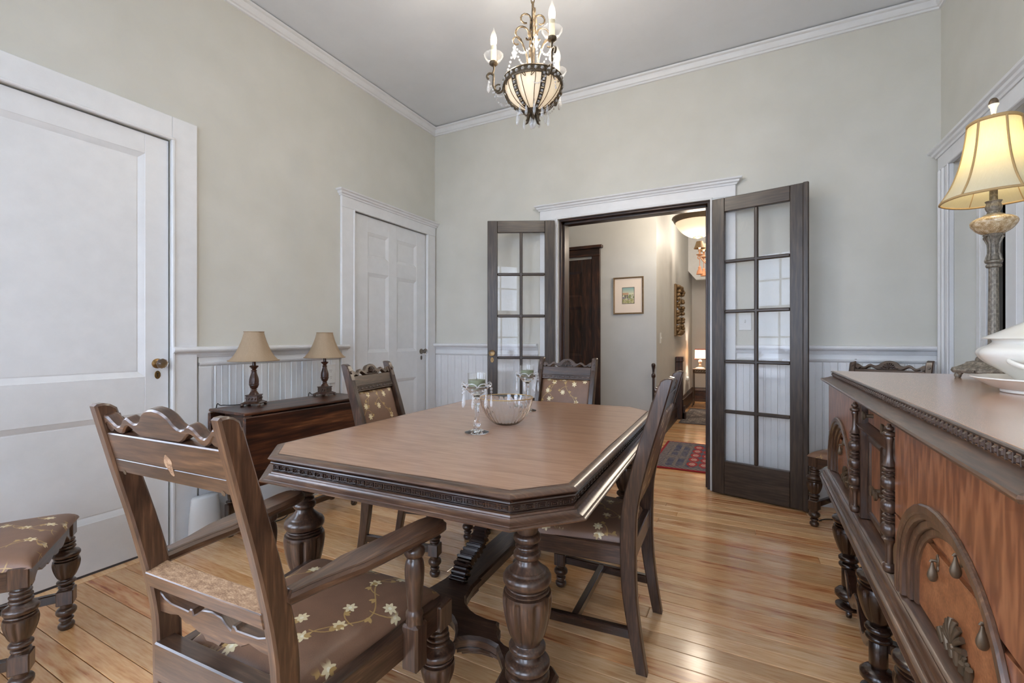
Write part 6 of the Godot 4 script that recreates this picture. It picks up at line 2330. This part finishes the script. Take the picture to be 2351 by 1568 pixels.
	lathe(s, smooth_profile([Vector2(0, 0), Vector2(0.07, 0.002), Vector2(0.06, 0.02), Vector2(0.02, 0.035), Vector2(0.025, 0.06), Vector2(0.012, 0.08), Vector2(0.03, 0.12), Vector2(0.012, 0.15), Vector2(0.008, 0.17)], 3), 20)
	part(hl, "lamp_base", s, mat(rgb(196, 172, 150), 0.5))
	s = S()
	shade_mesh(s, [Vector2(0.082, 0.165), Vector2(0.078, 0.32)], 10)
	var sm := mat(rgb(244, 232, 218), 0.8)
	sm.backlight_enabled = true
	sm.backlight = rgb(240, 225, 205)
	part(hl, "lamp_shade", s, sm)
	s = S()
	for q in [[0.083, 0.165], [0.079, 0.32]]:
		var r := []
		for k in 24:
			r.append(Vector3(q[0] * cos(TAU * k / 24), q[1], q[0] * sin(TAU * k / 24)))
		tube(s, r, 0.008, 6, true)
	part(hl, "pink_trim", s, mat(rgb(206, 120, 110), 0.8))
	s = S()
	lathe(s, smooth_profile([Vector2(0, 0.19), Vector2(0.02, 0.2), Vector2(0.03, 0.24), Vector2(0.015, 0.27), Vector2(0, 0.28)], 3), 16)
	part(hl, "bulb_light", s, glow(Color(1.0, 0.92, 0.8), 8.0))
	hall_light(Vector3(2.085, 0.6252 + 0.24, -4.42), 0.4, 0.025)
	# dark timber post against the side wall
	var np := thing("timber_post", "short dark square timber post against the hall's side wall below the mirror", "post", Vector3(CX + 0.05, 0, -3.05))
	s = S()
	bc(s, Vector3(-0.045, 0, -0.05), Vector3(0.045, 0.8, 0.05), 0.004)
	bc(s, Vector3(-0.048, 0.8, -0.06), Vector3(0.055, 0.87, 0.06), 0.008)
	part(np, "shaft", s, M.hall_y)
	s = S()
	for k in 3:
		bc(s, Vector3(0.045, 0.0, -0.05 + k * 0.002), Vector3(0.09 - 0.016 * k, 0.1 + 0.09 * k, 0.05), 0.004)
	part(np, "stepped_foot", s, M.hall_y)
	# dark turned stick standing in the corner
	var ck := thing("walking_stick", "dark turned stick handle upright at the hall wall corner behind the table chair", "stick", Vector3(1.86, 0, HZ + 0.07))
	s = S()
	tube(s, [Vector3(0, 0, 0), Vector3(0, 0.7, 0)], 0.013, 10)
	part(ck, "shaft", s, M.hall_y)
	s = S()
	lathe(s, smooth_profile([Vector2(0, 0.69), Vector2(0.02, 0.7), Vector2(0.021, 0.73), Vector2(0.012, 0.745), Vector2(0.014, 0.79), Vector2(0.022, 0.83), Vector2(0.016, 0.85), Vector2(0, 0.855)], 3), 16)
	part(ck, "handle", s, M.hall_y)

# ---------------------------------------------------------------- fittings and oddments
func build_small_things() -> void:
	# duplex outlet on the left dado
	var o := thing("wall_outlet", "white two-socket outlet plate on the dado behind the drop-leaf table", "outlet", Vector3(0.0125, 0.86, 1.29), PI / 2)
	var s := S()
	bx(s, Vector3(0, 0, 0.003), Vector3(0.085, 0.14, 0.006), 0.002)
	part(o, "plate", s, M.plastic)
	for y in [-0.024, 0.024]:
		s = S()
		X = Transform3D(Basis.IDENTITY, Vector3(0, y, 0.006))
		extrude(s, arc(Vector2.ZERO, Vector2(0.017, 0.016), 0, 342, 19), 0, 0.002, 0.0008)
		var so := part(o, "socket", s, M.plastic)
		s = S()
		X = Transform3D(Basis.IDENTITY, Vector3(0, y, 0.008))
		bx(s, Vector3(-0.006, 0.003, 0.0002), Vector3(0.002, 0.008, 0.0006))
		bx(s, Vector3(0.006, 0.003, 0.0002), Vector3(0.002, 0.007, 0.0006))
		bx(s, Vector3(0, -0.008, 0.0002), Vector3(0.004, 0.004, 0.0006))
		part(so, "slots", s, M.black)
	# light switch on the back wall behind the glazed door
	o = thing("light_switch", "white toggle switch plate on the back wall, behind the right glazed door's glass", "switch", Vector3(2.755, 1.245, 0.0002))
	s = S()
	bx(s, Vector3(0, 0, 0.003), Vector3(0.08, 0.125, 0.006), 0.002)
	part(o, "plate", s, M.plastic)
	s = S()
	bx(s, Vector3(0, 0.002, 0.009), Vector3(0.01, 0.02, 0.012), 0.002, Basis(Vector3.RIGHT, -0.4))
	part(o, "toggle", s, M.plastic)
	o = thing("hall_switch", "white switch plate on the hall's side wall near its corner", "switch", Vector3(CX + 0.0002, 1.13, -1.78), PI / 2)
	s = S()
	bx(s, Vector3(0, 0, 0.003), Vector3(0.075, 0.125, 0.006), 0.002)
	part(o, "plate", s, M.plastic)
	s = S()
	bx(s, Vector3(0, 0.002, 0.009), Vector3(0.01, 0.02, 0.012), 0.002)
	part(o, "toggle", s, M.plastic)
	o = thing("plug_in_freshener", "white round plug-in on the hall's far side wall beside the iron stand", "plug-in", Vector3(CX + 0.0005, 0.46, -4.3), PI / 2)
	s = S()
	bx(s, Vector3(0, 0.05, 0.004), Vector3(0.08, 0.13, 0.008), 0.002)
	part(o, "plate", s, M.plastic)
	s = S()
	X = Transform3D(Basis(Vector3.RIGHT, PI / 2), Vector3(0, 0, 0.006))
	lathe(s, smooth_profile([Vector2(0, 0), Vector2(0.036, 0.002), Vector2(0.04, 0.02), Vector2(0.03, 0.04), Vector2(0, 0.046)], 3), 20)
	part(o, "body", s, M.plastic)
	# white plastic unit standing on the floor against the dado
	o = thing("white_floor_unit", "low white tapered plastic unit with rounded base on the floor beside the drop-leaf table leg", "appliance", Vector3(0.07, 0, 2.2), PI / 2)
	o.scale = Vector3(0.8, 1, 1)
	s = S()
	X = Transform3D(Basis.from_scale(Vector3(1.0, 1.0, 0.46)), Vector3.ZERO)
	lathe(s, smooth_profile([Vector2(0, 0.0), Vector2(0.115, 0.0), Vector2(0.122, 0.012), Vector2(0.116, 0.03), Vector2(0.106, 0.034)], 3), 40)
	part(o, "base", s, M.plastic)
	s = S()
	X = Transform3D(Basis.from_scale(Vector3(1.0, 1.0, 0.42)), Vector3.ZERO)
	lathe(s, [Vector2(0.108, 0.03), Vector2(0.1, 0.14), Vector2(0.088, 0.235), Vector2(0.082, 0.242), Vector2(0, 0.245)], 40)
	part(o, "body", s, M.plastic)
	# cable on the floor by the glazed door
	s = S()
	tube(s, smooth_path([Vector3(3.16, 0.004, 0.33), Vector3(3.2, 0.004, 0.28), Vector3(3.28, 0.004, 0.25), Vector3(3.34, 0.02, 0.2), Vector3(3.3, 0.004, 0.13), Vector3(3.4, 0.004, 0.08)], 5), 0.0035, 6)
	tag(part(self, "floor_cable", s, M.black), "thin dark cable lying on the floor beside the chair by the sideboard", "cable")
	s = S()
	tube(s, smooth_path([Vector3(0.1, 0.015, 1.95), Vector3(0.18, 0.004, 1.9), Vector3(0.22, 0.01, 1.82), Vector3(0.16, 0.03, 1.74), Vector3(0.1, 0.05, 1.8), Vector3(0.09, 0.004, 1.88)], 5), 0.0035, 6)
	tag(part(self, "coiled_cord", s, M.black), "coiled black cord on the floor under the drop-leaf table", "cord")
